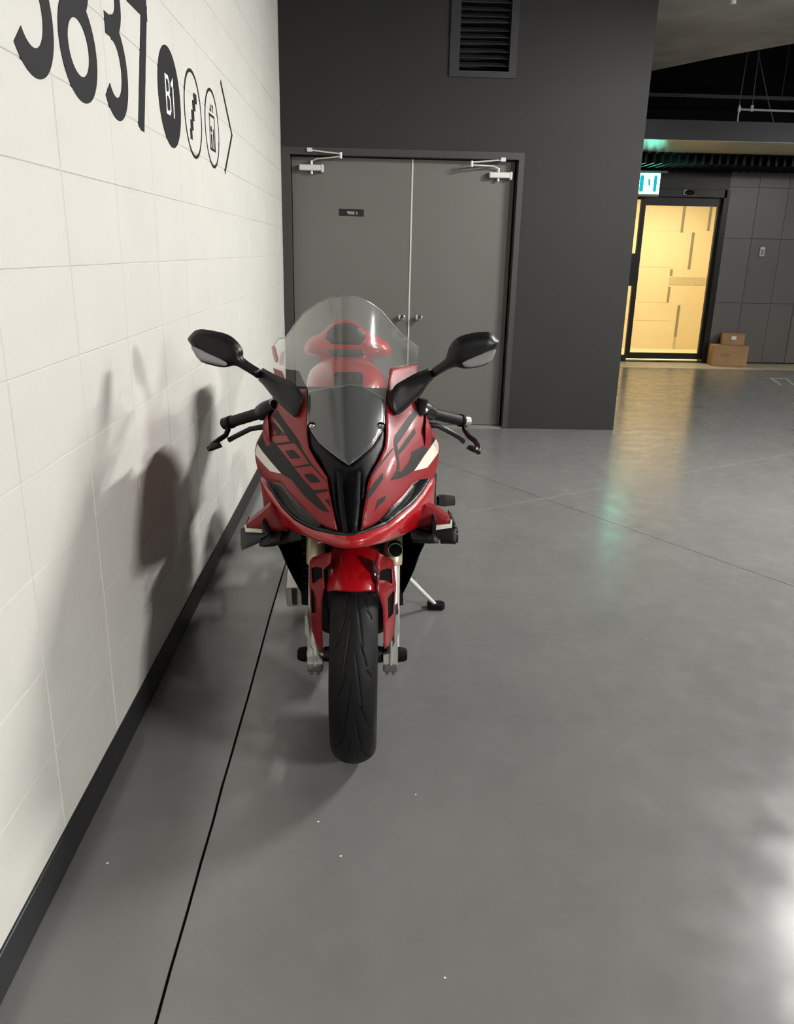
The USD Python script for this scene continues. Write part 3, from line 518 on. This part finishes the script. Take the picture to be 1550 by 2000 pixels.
    'guard_R': [(0.3566, 0.34, 0.9096), (0.354, 0.32, 0.89), (0.3642, 0.29, 0.8757), (0.3761, 0.25, 0.872), (0.3814, 0.21, 0.8609), (0.3747, 0.19, 0.8529)],
    'gpad_L': [(-0.4004, 0.8522), (-0.3922, 0.8669), (-0.3649, 0.8721), (-0.3578, 0.8577), (-0.3928, 0.8446), (-0.401, 0.8455)],
    'gpad_R': [(0.3408, 0.8638), (0.3481, 0.8741), (0.3718, 0.8694), (0.3808, 0.858), (0.3785, 0.8483), (0.3597, 0.8527)],
    'wing_L': [(-0.2776, 0.6947), (-0.2316, 0.7294), (-0.2117, 0.7463), (-0.1996, 0.7375), (-0.1844, 0.7065), (-0.1646, 0.6797), (-0.1986, 0.6798), (-0.2355, 0.683), (-0.2782, 0.6864)],
    'wtrim_L': [(-0.2818, 0.6951), (-0.2791, 0.6972), (-0.2765, 0.6952), (-0.2763, 0.6882), (-0.235, 0.6849), (-0.2355, 0.6763), (-0.2797, 0.6781)],
    'wpanel_L': [(-0.2947, 0.6822), (-0.2835, 0.6845), (-0.2804, 0.6744), (-0.2366, 0.6731), (-0.1991, 0.6776), (-0.1871, 0.6641), (-0.2045, 0.6582), (-0.2304, 0.6518), (-0.2633, 0.6378), (-0.2935, 0.6253), (-0.2959, 0.6402)],
    'wfin_L': [(-0.2335, 0.7086), (-0.2296, 0.7148), (-0.2256, 0.7135), (-0.2173, 0.6966), (-0.209, 0.6779), (-0.203, 0.6628), (-0.2077, 0.6641), (-0.2153, 0.6767), (-0.2277, 0.6954)],
    'wblade_L': [(-0.2398, -0.08, 0.6561), (-0.2284, -0.08, 0.6535), (-0.2034, -0.08, 0.6553), (-0.1824, -0.08, 0.6611), (-0.1552, -0.08, 0.6669), (-0.13, -0.08, 0.6738), (-0.13, -0.08, 0.6745), (-0.1797, -0.08, 0.6718), (-0.1834, -0.08, 0.6799), (-0.2021, -0.08, 0.6781), (-0.2233, -0.08, 0.6684), (-0.2404, -0.08, 0.6587)],
    'wing_R': [(0.2032, 0.7528), (0.2071, 0.7504), (0.2344, 0.7399), (0.2718, 0.7156), (0.2716, 0.7038), (0.2327, 0.7001), (0.2151, 0.697), (0.1778, 0.6912), (0.1679, 0.6823), (0.1758, 0.7094)],
    'wtrim_R': [(0.2713, 0.716), (0.2758, 0.7135), (0.2745, 0.6953), (0.2304, 0.6886), (0.2317, 0.7006), (0.2695, 0.7052)],
    'wpanel_R': [(0.2768, 0.7113), (0.288, 0.6982), (0.2874, 0.6588), (0.2852, 0.6466), (0.2673, 0.6502), (0.2315, 0.6614), (0.1959, 0.6641), (0.1663, 0.6659), (0.1654, 0.6743), (0.1782, 0.69), (0.2156, 0.6953), (0.2333, 0.6875), (0.2753, 0.6918)],
    'wfin_R': [(0.2243, 0.7306), (0.2297, 0.7267), (0.2292, 0.7155), (0.2226, 0.691), (0.2188, 0.6787), (0.2164, 0.6807), (0.2177, 0.7032), (0.2195, 0.7235)],
    'wblade_R': [(0.1593, -0.08, 0.6914), (0.1822, -0.08, 0.6876), (0.2205, -0.08, 0.686), (0.2349, -0.08, 0.6729), (0.2321, -0.08, 0.6688), (0.209, -0.08, 0.6675), (0.1822, -0.08, 0.6688), (0.163, -0.08, 0.6711)],
    'slider_R': [(0.2714, 0.35, 0.6544), (0.2902, 0.35, 0.6552), (0.3403, 0.35, 0.6572)],
    'fleg_L': [(-0.1221, 0.6049), (-0.114, 0.6188), (-0.0842, 0.6412), (-0.062, 0.6546), (-0.0621, 0.6295), (-0.0808, 0.608), (-0.0773, 0.5676), (-0.0825, 0.5431), (-0.0877, 0.5185), (-0.0868, 0.4742), (-0.0849, 0.3954), (-0.0866, 0.3539), (-0.1069, 0.3696), (-0.118, 0.4038), (-0.12, 0.4461), (-0.1214, 0.5291)],
    'fleg_R': [(0.0611, 0.6559), (0.0812, 0.6375), (0.1013, 0.6204), (0.1046, 0.6044), (0.11, 0.5584), (0.1087, 0.5035), (0.1061, 0.4421), (0.1075, 0.4081), (0.0958, 0.3766), (0.0809, 0.373), (0.0781, 0.4051), (0.0763, 0.4755), (0.0744, 0.5143), (0.0625, 0.558), (0.056, 0.5729), (0.0617, 0.612), (0.0491, 0.6306)],
    'fv1_L': [(-0.1143, 0.5916), (-0.1018, 0.6024), (-0.0795, 0.6093), (-0.0801, 0.5919), (-0.0946, 0.581), (-0.111, 0.5606)],
    'fv1_R': [(0.0617, 0.612), (0.0816, 0.6095), (0.0955, 0.6016), (0.0973, 0.5692), (0.082, 0.5853), (0.0594, 0.5972)],
    'fv2_L': [(-0.1175, 0.5387), (-0.1113, 0.5347), (-0.1053, 0.5183), (-0.1052, 0.4741), (-0.1159, 0.4671)],
    'fv2_R': [(0.0892, 0.5337), (0.1016, 0.5434), (0.1043, 0.5311), (0.1042, 0.4757), (0.091, 0.4714)],
    'fbot_L': [(-0.1393, 0.4341), (-0.1326, 0.4327), (-0.1266, 0.3825), (-0.1232, 0.3377), (-0.0911, 0.294), (-0.0919, 0.2634), (-0.1091, 0.2611), (-0.1343, 0.2739), (-0.133, 0.3676), (-0.1395, 0.3795)],
    'fbot_R': [(0.1099, 0.3872), (0.1129, 0.4375), (0.1207, 0.4449), (0.1238, 0.3903), (0.1197, 0.3693), (0.1217, 0.2753), (0.1053, 0.2706), (0.082, 0.272), (0.08, 0.3133), (0.099, 0.3195), (0.1113, 0.3543)],
}
YC = PchipInterpolator([.60, .66, .70, .74, .78, .84, .90, .98, 1.10, 1.28, 1.40], [-.18, -.215, -.232, -.240, -.230, -.195, -.15, -.065, .08, .25, .37])
def S(x, z): return YC(np.clip(z, .6, 1.4)) + .33 * (np.abs(x) / .235) ** 1.7      # the nose's surface
BX, BY = -.04, 2.05
bike = thing('motorcycle', 'red and black sport motorcycle parked by the white wall facing the viewer', 'motorcycle', (BX, BY, 0))
def body(name, mesh, m, parent=bike, smooth=30, **kw):      # the body stands slightly turned and leaned over its front wheel
    mesh = mesh.copy(); v = mesh.vertices.copy(); v[:, 0] += -.033 - .03 * v[:, 2] - .035 * (v[:, 1] + BY - 2.0) - BX; mesh.vertices = v
    return obj(name, mesh, m, parent, smooth, **kw)
def front(name, mesh, m, parent=bike, smooth=30, **kw): return obj(name, mesh, m, parent, smooth, **kw)
def soft(pts, it=2):      # corner cutting: rounds a traced outline
    p = np.asarray(pts, float)
    for _ in range(it): n_ = np.roll(p, -1, 0); p = np.stack([.8 * p + .2 * n_, .2 * p + .8 * n_], 1).reshape(-1, p.shape[1])
    return p
two = lambda q: [(a[0], a[-1]) for a in q]

# front wheel ---------------------------------------------------------
def tyre(R, hw, groove, seg):
    t = np.linspace(-1, 1, 97)
    an = t * np.pi / 2
    prof = [(R - .72 * hw * (1 - np.cos(a)) ** .9 if abs(a) > 0 else R, hw * np.sin(a)) for a in an]
    side = [(prof[-1][0] - .016, hw * .98), (prof[-1][0] - .034, hw * .88), (prof[-1][0] - .044, hw * .76)]
    full = [(r, -x) for r, x in side[::-1]] + prof + side
    m = lathe_x(full, seg); v = m.vertices.copy(); n = len(full)
    th = np.arctan2(v[:, 2], -v[:, 1]); a = v[:, 0]; s = th * R
    dep = np.zeros(len(v)); per = 2 * np.pi * R / 12
    for sd in (-1, 1):
        for (a0, s0, a1, s1, w) in groove:
            for sh in (-1, 0, 1):
                u = np.mod(-s + (0 if sd > 0 else per * .5), per) + sh * per; p = np.stack([a * sd, u], 1)
                A, B = np.array([a0, s0 * per]), np.array([a1, s1 * per]); tt = np.clip(((p - A) @ (B - A)) / ((B - A) @ (B - A)), 0, 1)
                d = np.linalg.norm(p - A - tt[:, None] * (B - A), axis=1); ww = w * (1 - .75 * np.abs(2 * tt - 1) ** 2)
                dep = np.maximum(dep, 1 / (1 + (d / (1.15 * ww)) ** 4))
    rad = np.hypot(v[:, 1], v[:, 2]); k = 1 - .0032 * dep / rad
    v[:, 1] *= k; v[:, 2] *= k; m.vertices = v; return m
GR = [(.006, .05, .024, .95, .0016), (.034, .32, .046, .46, .0026), (.018, -.1, .036, .28, .0013)]
tp = tyre(.30, .0625, GR, 900); tp.apply_translation([0, 0, .30])
front('front_tyre', tp, 'rubber', smooth=40, label='wide black front tyre with cut tread')
rim = lathe_x([(.205, -.046), (.222, -.050), (.222, -.046), (.205, -.040), (.196, -.030), (.192, 0), (.196, .030), (.205, .040), (.222, .046), (.222, .050), (.205, .046), (.19, .034), (.184, 0), (.19, -.034), (.205, -.046)], 72)
sp_ = []
for k in range(5):
    for q in (-.16, .16):
        a = 2 * np.pi * k / 5 + .3; sp_.append(tube([(0, -.04 * math.cos(a), .04 * math.sin(a)), (0, -.19 * math.cos(a + q), .19 * math.sin(a + q))], [(.016, .012), (.012, .009)], 10))
wr = front('front_rim', rim.apply_translation([0, 0, .30]), 'black_satin')
for m_ in sp_: front('spoke', m_.apply_translation([0, 0, .30]), 'black_satin', wr)
front('hub', lathe_x([(0, -.09), (.02, -.09), (.026, -.06), (.036, -.05), (.036, .05), (.026, .06), (.02, .09), (0, .09)], 28).apply_translation([0, 0, .30]), 'black_satin')
for s in (-1, 1):
    q = [(.105, -.0025), (.16, -.0025), (.16, .0025), (.105, .0025), (.105, -.0025)]
    front('brake_disc', lathe_x(q, 60).apply_translation([s * .056, 0, .30]), 'disc_steel')
    cal = hull([(s * x, y, z) for x in (.050, .082) for y, z in ((.10, .33), (.165, .36), (.17, .44), (.11, .46), (.085, .40))])
    front('brake_caliper', cal, 'black_satin', smooth=False)
# fork
for s in (-1, 1):
    x = -.118 if s < 0 else .106
    ax = lambda z: .445 * (z - .30) + .02
    front('fork_slider', cyl((x, ax(.30), .28), (x, ax(.56), .56), .021, 24), 'fork_silver')
    front('fork_tube', tube([(x, ax(.53), .53), (x, ax(.535), .545), (x, ax(.60), .60), (x, ax(.62), .62), (x, ax(.96), .96)], [.027, .0285, .0285, .0265, .0265], 26), 'fork_gold', label='pale gold fork tube')
    ff = front('fork_foot', prism(D['fbot_L'] if s < 0 else D['fbot_R'], 'xz', -.03, .04), 'fork_silver', smooth=False)
    fx0, fx1 = (-.134, -.092) if s < 0 else (.082, .121)
    front('pinch_clamp', cat(bx(fx0 - .001, fx1 + .001, -.036, .042, .262, .284, .003), bx(fx0 + .006, fx0 + .016, -.04, .0, .255, .264, .002), bx(fx1 - .016, fx1 - .006, -.04, .0, .255, .264, .002)), 'clamp_gray', ff, smooth=False)
    front('fork_rib', bx((fx0 + fx1) / 2 - .002, (fx0 + fx1) / 2 + .004, -.034, -.03, .28, .36, .001), 'fork_silver', ff, smooth=False)
    xb = -.138 if s < 0 else .123
    b_ = front('axle_slider', tube([(xb, 0, .30), (xb + s * .006, 0, .30), (xb + s * .02, 0, .30), (xb + s * .026, 0, .30)], [.022, .0215, .019, .014], 22), 'black_matte')
front('axle', cyl((-.14, 0, .30), (.125, 0, .30), .012, 14), 'steel')
front('lower_clamp', bx(-.16, .15, .14, .23, .675, .715, .01), 'black_satin', smooth=False); front('upper_clamp', bx(-.15, .14, .255, .34, .935, .965, .01), 'black_satin', smooth=False)
# front mudguard: crown and two side legs with openings
xx = np.linspace(-1, 1, 33)
pr_o = [(.334 - .034 * abs(t) ** 2.6, .067 * t - .004) for t in xx]; pr_i = [(r - .006, x * .97) for r, x in pr_o[::-1]]
fm_ = lathe_x(pr_o + pr_i + [pr_o[0]], 44, (56.5, 126)); fm_.apply_translation([0, 0, .30])
def cap(m, n):   # closes both ends of an arc lathe
    k = n; c = len(m.vertices); rows = c // k; f = list(m.faces)
    h = (k - 1) // 2
    for base, fl in ((0, 1), ((rows - 1) * k, 0)):
        for j in range(h - 0):
            a, b, c2, d = base + j, base + j + 1, base + k - 2 - j, base + k - 3 - j
            if c2 <= b: break
            f += [[a, b, c2], [b, d, c2]] if fl else [[b, a, c2], [d, b, c2]]
    return T(m.vertices, f, process=False)
fend = cap(fm_, 67); fend.fix_normals()
v = fend.vertices.copy(); e_ = np.arctan2(v[:, 2] - .3, -v[:, 1]); rr_ = np.hypot(v[:, 1], v[:, 2] - .3)     # the front edge dips in the middle
e_ = e_ + np.radians(5) * ((v[:, 0] + .004) / .067) ** 2 * np.clip((1.55 - e_) / .55, 0, 1); v[:, 1] = -rr_ * np.cos(e_); v[:, 2] = .3 + rr_ * np.sin(e_); fend.vertices = v
fd = front('front_mudguard', fend, 'red_gloss', smooth=35, label='glossy red crown of the front mudguard')
yl_ = lambda x, z: -.165 + 2.2 * np.clip(np.abs(x) - .062, 0, .2) ** 1.15 + .9 * np.clip(z - .56, 0, .2) ** 1.2 + .25 * np.clip(.5 - z, 0, .3)
for s in 'LR':
    pl = Polygon(D['fleg_' + s]).buffer(0); holes = [Polygon(D['fv%d_' % k + s]).buffer(.0015).intersection(pl.buffer(-.0045)) for k in (1, 2)]
    lg = front('mudguard_leg', panel(pl.difference(holes[0]).difference(holes[1]), yl_, 0, .006, .004, .004), 'red_paint', smooth=35, label='red mudguard leg with two black openings')
    for h_ in holes: front('opening', panel(h_.buffer(.004).intersection(pl.buffer(-.002)), yl_, .012, .004, .001, .008), 'black_matte', lg)

# nose ------------------------------------------------------------------
pn = {}
for s in 'LR':
    pn[s] = body('side_panel', panel(Polygon(D['panel_' + s]), S, 0, .006, .005, .0042), 'red_paint', smooth=35, label='red nose panel with dark and white graphics')
    pre = 'dl_' if s == 'L' else 'dr_'
    for k in [k for k in D if k.startswith(pre)]:
        P = Polygon(D[k]).buffer(0).intersection(Polygon(D['panel_' + s]).buffer(-.003))
        if P.is_empty: continue
        nm, mt = ('white_stripe', 'decal_white') if 'white' in k else ('gold_line', 'decal_gold') if 'gold' in k else ('graphic', 'decal_gray')
        body(nm, panel(P, S, -.0012, .0018, .0001, .0042), mt, pn[s], smooth=35)
    hl = body('headlight', panel(Polygon(D['lamp_' + s]).buffer(.001), S, .007, .012, .003, .0045), 'lamp_glass', smooth=35, label='slim dark headlight')
    body('headlight_lens', panel(Polygon(soft(D['lens_' + s])), lambda x, z: S(x, z), .004, .004, .003, .0045), 'lamp_lens', hl, smooth=35)
lipS = lambda x, z: S(x, z) - .016 * np.exp(-((z - .728 - .2 * x * x * 4) / .035) ** 2)
body('lower_lip', panel(Polygon(D['lip']), lipS, 0, .012, .012, .0045), 'red_gloss', smooth=40, label='glossy red lower lip of the nose')
cn = body('centre_duct', panel(Polygon(D['centre']), lambda x, z: S(x, z) + .010 + .022 * np.clip(1 - (x / .035) ** 2, 0, 1) * np.clip((.9 - z) / .04, 0, 1), .004, .008, .006, .006), 'black_gloss', smooth=35, label='black centre duct between the red panels')
for s in (-1, 1):
    fn = [(s * .018, .885), (s * .030, .885), (s * .026, .82), (s * .017, .755), (s * .006, .755), (s * .012, .82)]
    body('duct_fin', panel(Polygon(fn).buffer(0), S, -.002, .02, .003, .006), 'black_gloss', cn, smooth=35)
body('trim_edge', panel(LineString([(a, b) for a, b in D['lip'][2:20]]).buffer(.006), S, .001, .01, .003, .006), 'black_satin', smooth=35)
# windscreen
msk = Polygon(D['mask']).buffer(0)
body('screen_mask', panel(msk, S, -.002, .004, .003, .005), 'screen_mask', smooth=40, label='dark grey lower part of the windscreen')
ws = Polygon(D['screen']).buffer(0).buffer(.004).buffer(-.004).difference(msk.buffer(-.002))
SW = lambda x, z: S(x, z) + .33 * (np.abs(x) / .235) ** 1.7 * .35 * np.clip((z - 1.03) / .12, 0, 1)      # the upper screen curves more
body('windscreen', panel(ws, SW, -.0065, .003, .0015, .009), 'screen_clear', smooth=40, label='tall clear windscreen')
rimline = LineString(D['screen'][1:21]).buffer(.0012)
body('screen_edge', panel(rimline, SW, -.007, .004, .001, .006), 'screen_rim', smooth=40)
body('screen_mount', panel(LineString([(-.2145, 1.115), (-.2045, 1.090)]).buffer(.008), S, .004, .006, .004, .005), 'red_gloss', smooth=40, label='small dark red screen mount')
for x, z in D['boltpts']:
    y = float(S(np.array(x), np.array(z))) - .003
    b = body('screen_bolt', tube([(x, y, z), (x, y - .004, z), (x, y - .006, z)], [.0075, .007, .004], 14), 'chrome')
    body('washer', tube([(x, y + .001, z), (x, y - .002, z)], [.0115, .011], 16), 'black_matte', b)
# mirrors and their stems
for s in 'LR':
    pm = Polygon(soft(D['mir_' + s])).buffer(0)
    ym = lambda x, z: .20 + .12 * np.clip(np.abs(x) - .28, 0, .3)
    mr = body('mirror', pillow(pm, ym, .028, .022, .007, .035), 'black_satin', smooth=50, label='black wing mirror')
    body('indicator_lens', pillow(Polygon(soft(D['mlens_' + s])).buffer(0), lambda x, z: ym(x, z) - .0272, .006, .006, .005, .010), 'lens_clear', mr, smooth=50, label='clear indicator lens')
    bs = D['mbase_' + s]; pb = Polygon(soft(two(bs), 1)).buffer(.004)
    co = np.array([[1, abs(a), c] for a, b, c in bs]); w_ = np.linalg.lstsq(co, np.array([b for a, b, c in bs]), rcond=None)[0]
    body('mirror_stem', pillow(pb, lambda x, z: w_[0] + w_[1] * np.abs(x) + w_[2] * z, .014, .02, .007, .028), 'black_satin', smooth=50, label='black mirror stem')
# handlebars
for s in 'LR':
    g0, g1 = [np.array(q) for q in D['grip_' + s]]; e0, e1 = [np.array(q) for q in D['barend_' + s]]; u = (g1 - g0) / np.linalg.norm(g1 - g0)
    ri = [g0 + (g1 - g0) * t for t in np.linspace(0, 1, 24)]
    body('grip', tube(ri, [.0165 + .0006 * (i % 2) for i in range(24)], 18), 'grip_rubber', label='black rubber grip')
    body('grip_collar', tube([g1 - u * .004, g1 + u * .006], [.0195, .0195], 18), 'black_matte')
    body('bar_end', tube([e0, e0 + u * .002, e1 - u * .004, e1], [.015, .018, .018, .013], 18), 'steel' if s == 'R' else 'black_satin')
    h0, h1 = [np.array(q) for q in D['hub_' + s]]
    body('switch_block', tube([g0 + u * .01, g0 - u * .01, (g0 + h1) / 2 + [0, -.01, 0], h1], [.022, .027, .026, .02], 16), 'black_satin')
    lv_ = D['lever_' + s]; body('lever', tube(lv_, [(.008, .009)] + [(.006, .0075)] * (len(lv_) - 2) + [(.005, .008)], 10), 'black_satin', label='black hand lever')
    gd = D['guard_' + s]; go = body('lever_guard', tube(gd, [(.008, .008)] * len(gd), 10), 'black_satin', label='black curved lever guard')
    body('guard_tip', pillow(Polygon(D['gpad_' + s]).buffer(0), lambda x, z: .19 + 0 * x, .014, .014, .006, .012), 'black_satin', go, smooth=50)
    cb = [g0 + [0, .03, .02], g0 * .6 + [0, .12, .4], [0.05 * np.sign(g0[0]), .26, .96]]
    body('clip_on', tube([h1, [np.sign(h1[0]) * .12, .30, .955]], .016, 14), 'black_satin')
body('reservoir', cyl((.205, .19, .965), (.215, .19, 1.005), .016, 18), 'black_satin'); body('clutch_clamp', pillow(Polygon([(.196, .985), (.222, .982), (.232, .972), (.226, .962), (.205, .965)]), lambda x, z: .2 + 0 * x, .01, .01, .005, .01), 'steel')
# aerodynamic wings
for s in 'LR':
    sg_ = -1 if s == 'L' else 1
    wg = body('wing', panel(Polygon(D['wing_' + s]).buffer(0), lambda x, z: -.02 + .55 * np.clip(.27 - np.abs(x), 0, .2) * 0 + .25 * (z - .70), 0, .05, .004, .008), 'red_paint', smooth=35, label='red side wing')
    body('wing_trim', panel(Polygon(D['wtrim_' + s]).buffer(0), lambda x, z: -.02 + .25 * (z - .70), -.003, .006, .001, .006), 'decal_white', wg, smooth=35, label='white edge of the wing')
    body('wing_panel', panel(Polygon(D['wpanel_' + s]).buffer(0), lambda x, z: -.012 + .25 * (z - .70), 0, .10, .004, .008), 'gray_panel' if s == 'L' else 'black_satin', smooth=35, label='dark flap under the wing')
    body('wing_fin', panel(Polygon(D['wfin_' + s]).buffer(0), lambda x, z: -.055 + 0 * x, 0, .05, .003, .006), 'black_satin', smooth=35)
    body('wing_blade', panel(Polygon(two(D['wblade_' + s])).buffer(0), lambda x, z: -.078 + 0 * x, 0, .10, .004, .006), 'black_satin', smooth=35)
sl = D['slider_R']
body('frame_slider', hull([(x, y, z) for x, r in ((.280, .018), (.300, .019), (.331, .015)) for a in np.radians(np.arange(22.5, 360, 45)) for y, z in [(.35 + r * math.cos(a), .656 + r * math.sin(a))]]), 'gray_panel', smooth=False, label='dark angular crash bobbin')
body('slider_stub', cyl((.20, .35, .654), (.285, .35, .655), .014, 14), 'black_matte')
body('wing_bobbin', tube([(.25, .03, .656), (.285, .03, .656), (.296, .03, .656), (.298, .03, .656)], [.026, .026, .022, .012], 18), 'black_satin')
# side fairings, belly, radiator, engine
fx = lambda y, z: .243 - .02 * np.clip((.62 - z) / .1, 0, 1) - .56 * np.clip(.6 - z, 0, .6) ** 2 - .06 * np.clip(y - .55, 0, 1) - .35 * np.clip(z - .92, 0, .3) - .6 * np.clip(.20 - y, 0, .3) ** 1.3 - .19 * np.clip(.55 - y, 0, .4) * np.clip(.6 - z, 0, .5) * 2.4
def flank(poly, s, off=0, th=.006): return shell(poly, lambda y, z, d: np.stack([s * (fx(y, z) + off - .006 * np.clip(1 - d / .006, 0, 1) ** 2), y, z], 1)[:, [0, 1, 2]], lambda y, z, d: np.stack([s * (fx(y, z) + off - th), y, z], 1), .03)
UP = [(.14, .93), (.30, 1.0), (.46, .95), (.72, .89), (.95, .80), (.92, .66), (.70, .56), (.42, .53), (.16, .60), (.06, .70), (.07, .80)]
LOW = [(.165, .595), (.42, .526), (.70, .556), (.90, .45), (1.02, .30), (.98, .17), (.62, .12), (.40, .20), (.27, .36), (.20, .48)]
for s in (-1, 1):
    for P, nm, mt, lb in ((UP, 'side_fairing', 'red_paint', 'red side fairing'), (LOW, 'belly_fairing', 'black_satin', 'black belly fairing')):
        m = flank(Polygon(P), s); m.fix_normals(); body(nm, m, mt, smooth=35, label=lb)
    vp = flank(Polygon([(.34, .74), (.58, .80), (.66, .78), (.52, .70), (.36, .66)]), s, .002, .004); vp.fix_normals(); body('side_vent', vp, 'black_matte', smooth=35)
body('belly_floor', loft([(.36, 0, .33, .14, .10, .16), (.6, 0, .30, .16, .1, .17), (.98, 0, .30, .13, .1, .12)], 20, 3), 'black_satin')
rd = body('radiator', shell(sbox(-.16, .34, .16, .66), lambda x, z, d: np.stack([x, .26 + 1.5 * x * x + .3 * (z - .5), z], 1), lambda x, z, d: np.stack([x, .30 + 1.5 * x * x + .3 * (z - .5), z], 1), .03), 'black_matte')
for k in range(12): body('radiator_fin', bx(-.15, .15, .25, .27, .36 + k * .025, .364 + k * .025), 'black_satin', rd, smooth=False)
body('engine', loft([(.34, 0, .50, .15, .14, .14), (.5, 0, .52, .18, .2, .2), (.85, 0, .5, .17, .22, .2), (1.0, 0, .48, .12, .16, .14)], 24, 4), 'black_matte')
body('frame', loft([(.26, 0, .86, .10, .08, .12), (.5, 0, .80, .19, .10, .16), (.9, 0, .70, .17, .12, .16), (1.1, 0, .62, .12, .14, .14)], 24, 3), 'black_satin')
body('inner_cowl', loft([(-.04, 0, .80, .07, .05, .07), (.08, 0, .86, .12, .08, .15), (.24, 0, .88, .17, .09, .18)], 24, 2.6), 'black_matte')
hr = body('horn', tube([(.128, .14, .584), (.128, .10, .584), (.128, .097, .584)], [.02, .021, .017], 22), 'black_gloss'); body('horn_ring', lathe_x([(.019, -.002), (.0215, -.002), (.0215, .002), (.019, .002), (.019, -.002)], 30).apply_transform(trimesh.transformations.rotation_matrix(np.pi / 2, [0, 0, 1])).apply_translation([.128, .097, .584]), 'steel', hr)
# cockpit
ck = body('instrument', bx(-.035, .048, .21, .235, 1.00, 1.073, .006), 'black_gloss', smooth=False); body('cockpit_tray', hull([(s * x, y, z) for s in (-1, 1) for x, y, z in ((.09, .05, .985), (.15, .22, 1.03), (.14, .22, .99), (.08, .05, .96))]), 'black_matte', smooth=False)
for x in (.012, .036): body('switch', bx(x - .004, x + .004, .2, .21, 1.05, 1.066, .001), 'chrome', ck, smooth=False)
# tank, seat, tail
body('fuel_tank', loft([(.46, 0, .92, .05, .05, .05), (.52, 0, .945, .105, .075, .09), (.64, 0, .95, .135, .098, .12), (.78, 0, .945, .138, .098, .13), (.92, 0, .91, .12, .075, .12), (1.02, 0, .87, .085, .045, .08)], 36, 2.6), 'red_gloss', smooth=50, label='red fuel tank')
body('rider_seat', loft([(.98, 0, .83, .06, .03, .05), (1.06, 0, .84, .12, .035, .06), (1.22, 0, .85, .14, .035, .06), (1.3, 0, .865, .13, .03, .06)], 28, 2.8), 'seat_black', smooth=50)
TL = [(-.17, .99), (-.173, 1.0158), (-.1521, 1.0499), (-.0974, 1.0772), (-.0621, 1.1136), (-.0228, 1.128), (.016, 1.1295), (.0547, 1.1158), (.0882, 1.0878), (.1214, 1.072), (.172, 1.045), (.19, 1.012), (.185, .985), (.10, .965), (.085, .945), (-.085, .945), (-.10, .965)]
body('seat_unit', loft([(.96, 0, .80, .07, .03, .05), (1.05, 0, .83, .12, .04, .06), (1.22, 0, .885, .13, .05, .07), (1.34, 0, .93, .12, .05, .08), (1.56, 0, .985, .07, .04, .06)], 28, 2.8), 'seat_black', smooth=50)
tl = body('tail_cowl', pillow(Polygon(TL), lambda x, z: 1.28 + 1.2 * x * x, .05, .30, .012, .05), 'red_gloss', smooth=50, label='red tail cowl')
TD = [(-.080, 1.0611), (-.0717, 1.0896), (-.042, 1.1143), (-.0082, 1.122), (.0253, 1.122), (.0584, 1.1068), (.0818, 1.083), (.0813, 1.0593), (.0663, 1.0329), (-.0641, 1.0329)]
body('pillion_pad', pillow(Polygon(TD).buffer(-.004).buffer(.004), lambda x, z: 1.235 + 1.2 * x * x, .012, .03, .01, .03), 'seat_black', tl, smooth=50, label='dark rounded pillion pad')
body('seat_strip', pillow(Polygon([(-.075, 1.02), (.075, 1.02), (.078, 1.0), (.05, .99), (-.06, .99)]), lambda x, z: 1.22 + 0 * x, .006, .02, .008, .01), 'gray_panel', tl, smooth=50)
body('tail_light', bx(-.05, .05, 1.55, 1.585, .99, 1.03, .006), 'decal_gold', smooth=False)
# rear wheel, swingarm, stand, silencer
rt_ = tyre(.315, .096, [(.01, .1, .05, .8, .004)], 140); body('rear_tyre', rt_.apply_translation([0, 1.44, .315]), 'rubber', smooth=40)
body('rear_rim', lathe_x([(.19, -.075), (.215, -.08), (.2, -.06), (.19, 0), (.2, .06), (.215, .08), (.19, .075), (.18, 0), (.19, -.075)], 60).apply_translation([0, 1.44, .315]), 'black_satin')
for k in range(5):
    a = 2 * np.pi * k / 5; body('rear_spoke', tube([(0, 1.44, .315), (0, 1.44 - .19 * math.cos(a), .315 + .19 * math.sin(a))], [(.02, .018), (.014, .012)], 10), 'black_satin')
for s in (-1, 1): body('swingarm', tube([(s * .10, .95, .42), (s * .125, 1.2, .40), (s * .125, 1.44, .32)], [(.02, .05), (.02, .04), (.018, .03)], 14), 'black_satin')
sc = body('silencer', loft([(.79, -.222, .122, .034, .040, .040), (.80, -.222, .122, .036, .042, .042), (1.2, -.215, .175, .045, .055, .055), (1.24, -.215, .178, .035, .045, .045)], 24, 9), 'fork_silver', smooth=35, label='silver silencer low on the side')
body('silencer_strap', bx(-.234, -.214, .784, .795, .09, .16, .003), 'gray_panel', sc, smooth=False)
body('silencer_pipe', tube([(-.10, .6, .22), (-.17, .75, .14), (-.20, .86, .13)], .018, 14), 'black_satin')
sa, sb_ = np.array([.214, .82, .20]), np.array([.337, .965, .018])
ks = body('side_stand', tube([sa + (sa - sb_) * .35, sa, sb_], [(.010, .010), (.009, .009), (.0085, .0085)], 12), 'stand_silver', label='pale metal side stand')
body('stand_foot', hull([(x, y, z) for x, y in ((.308, .94), (.308, .985), (.365, .935), (.365, .99), (.378, .95), (.378, .975)) for z in (.002, .022)]), 'black_matte', ks, smooth=False)
body('stand_spring', tube([(.245, .85, .18), (.258, .865, .155)], .004, 8), 'steel', ks)

for a in LAMPS: lamp(*a)
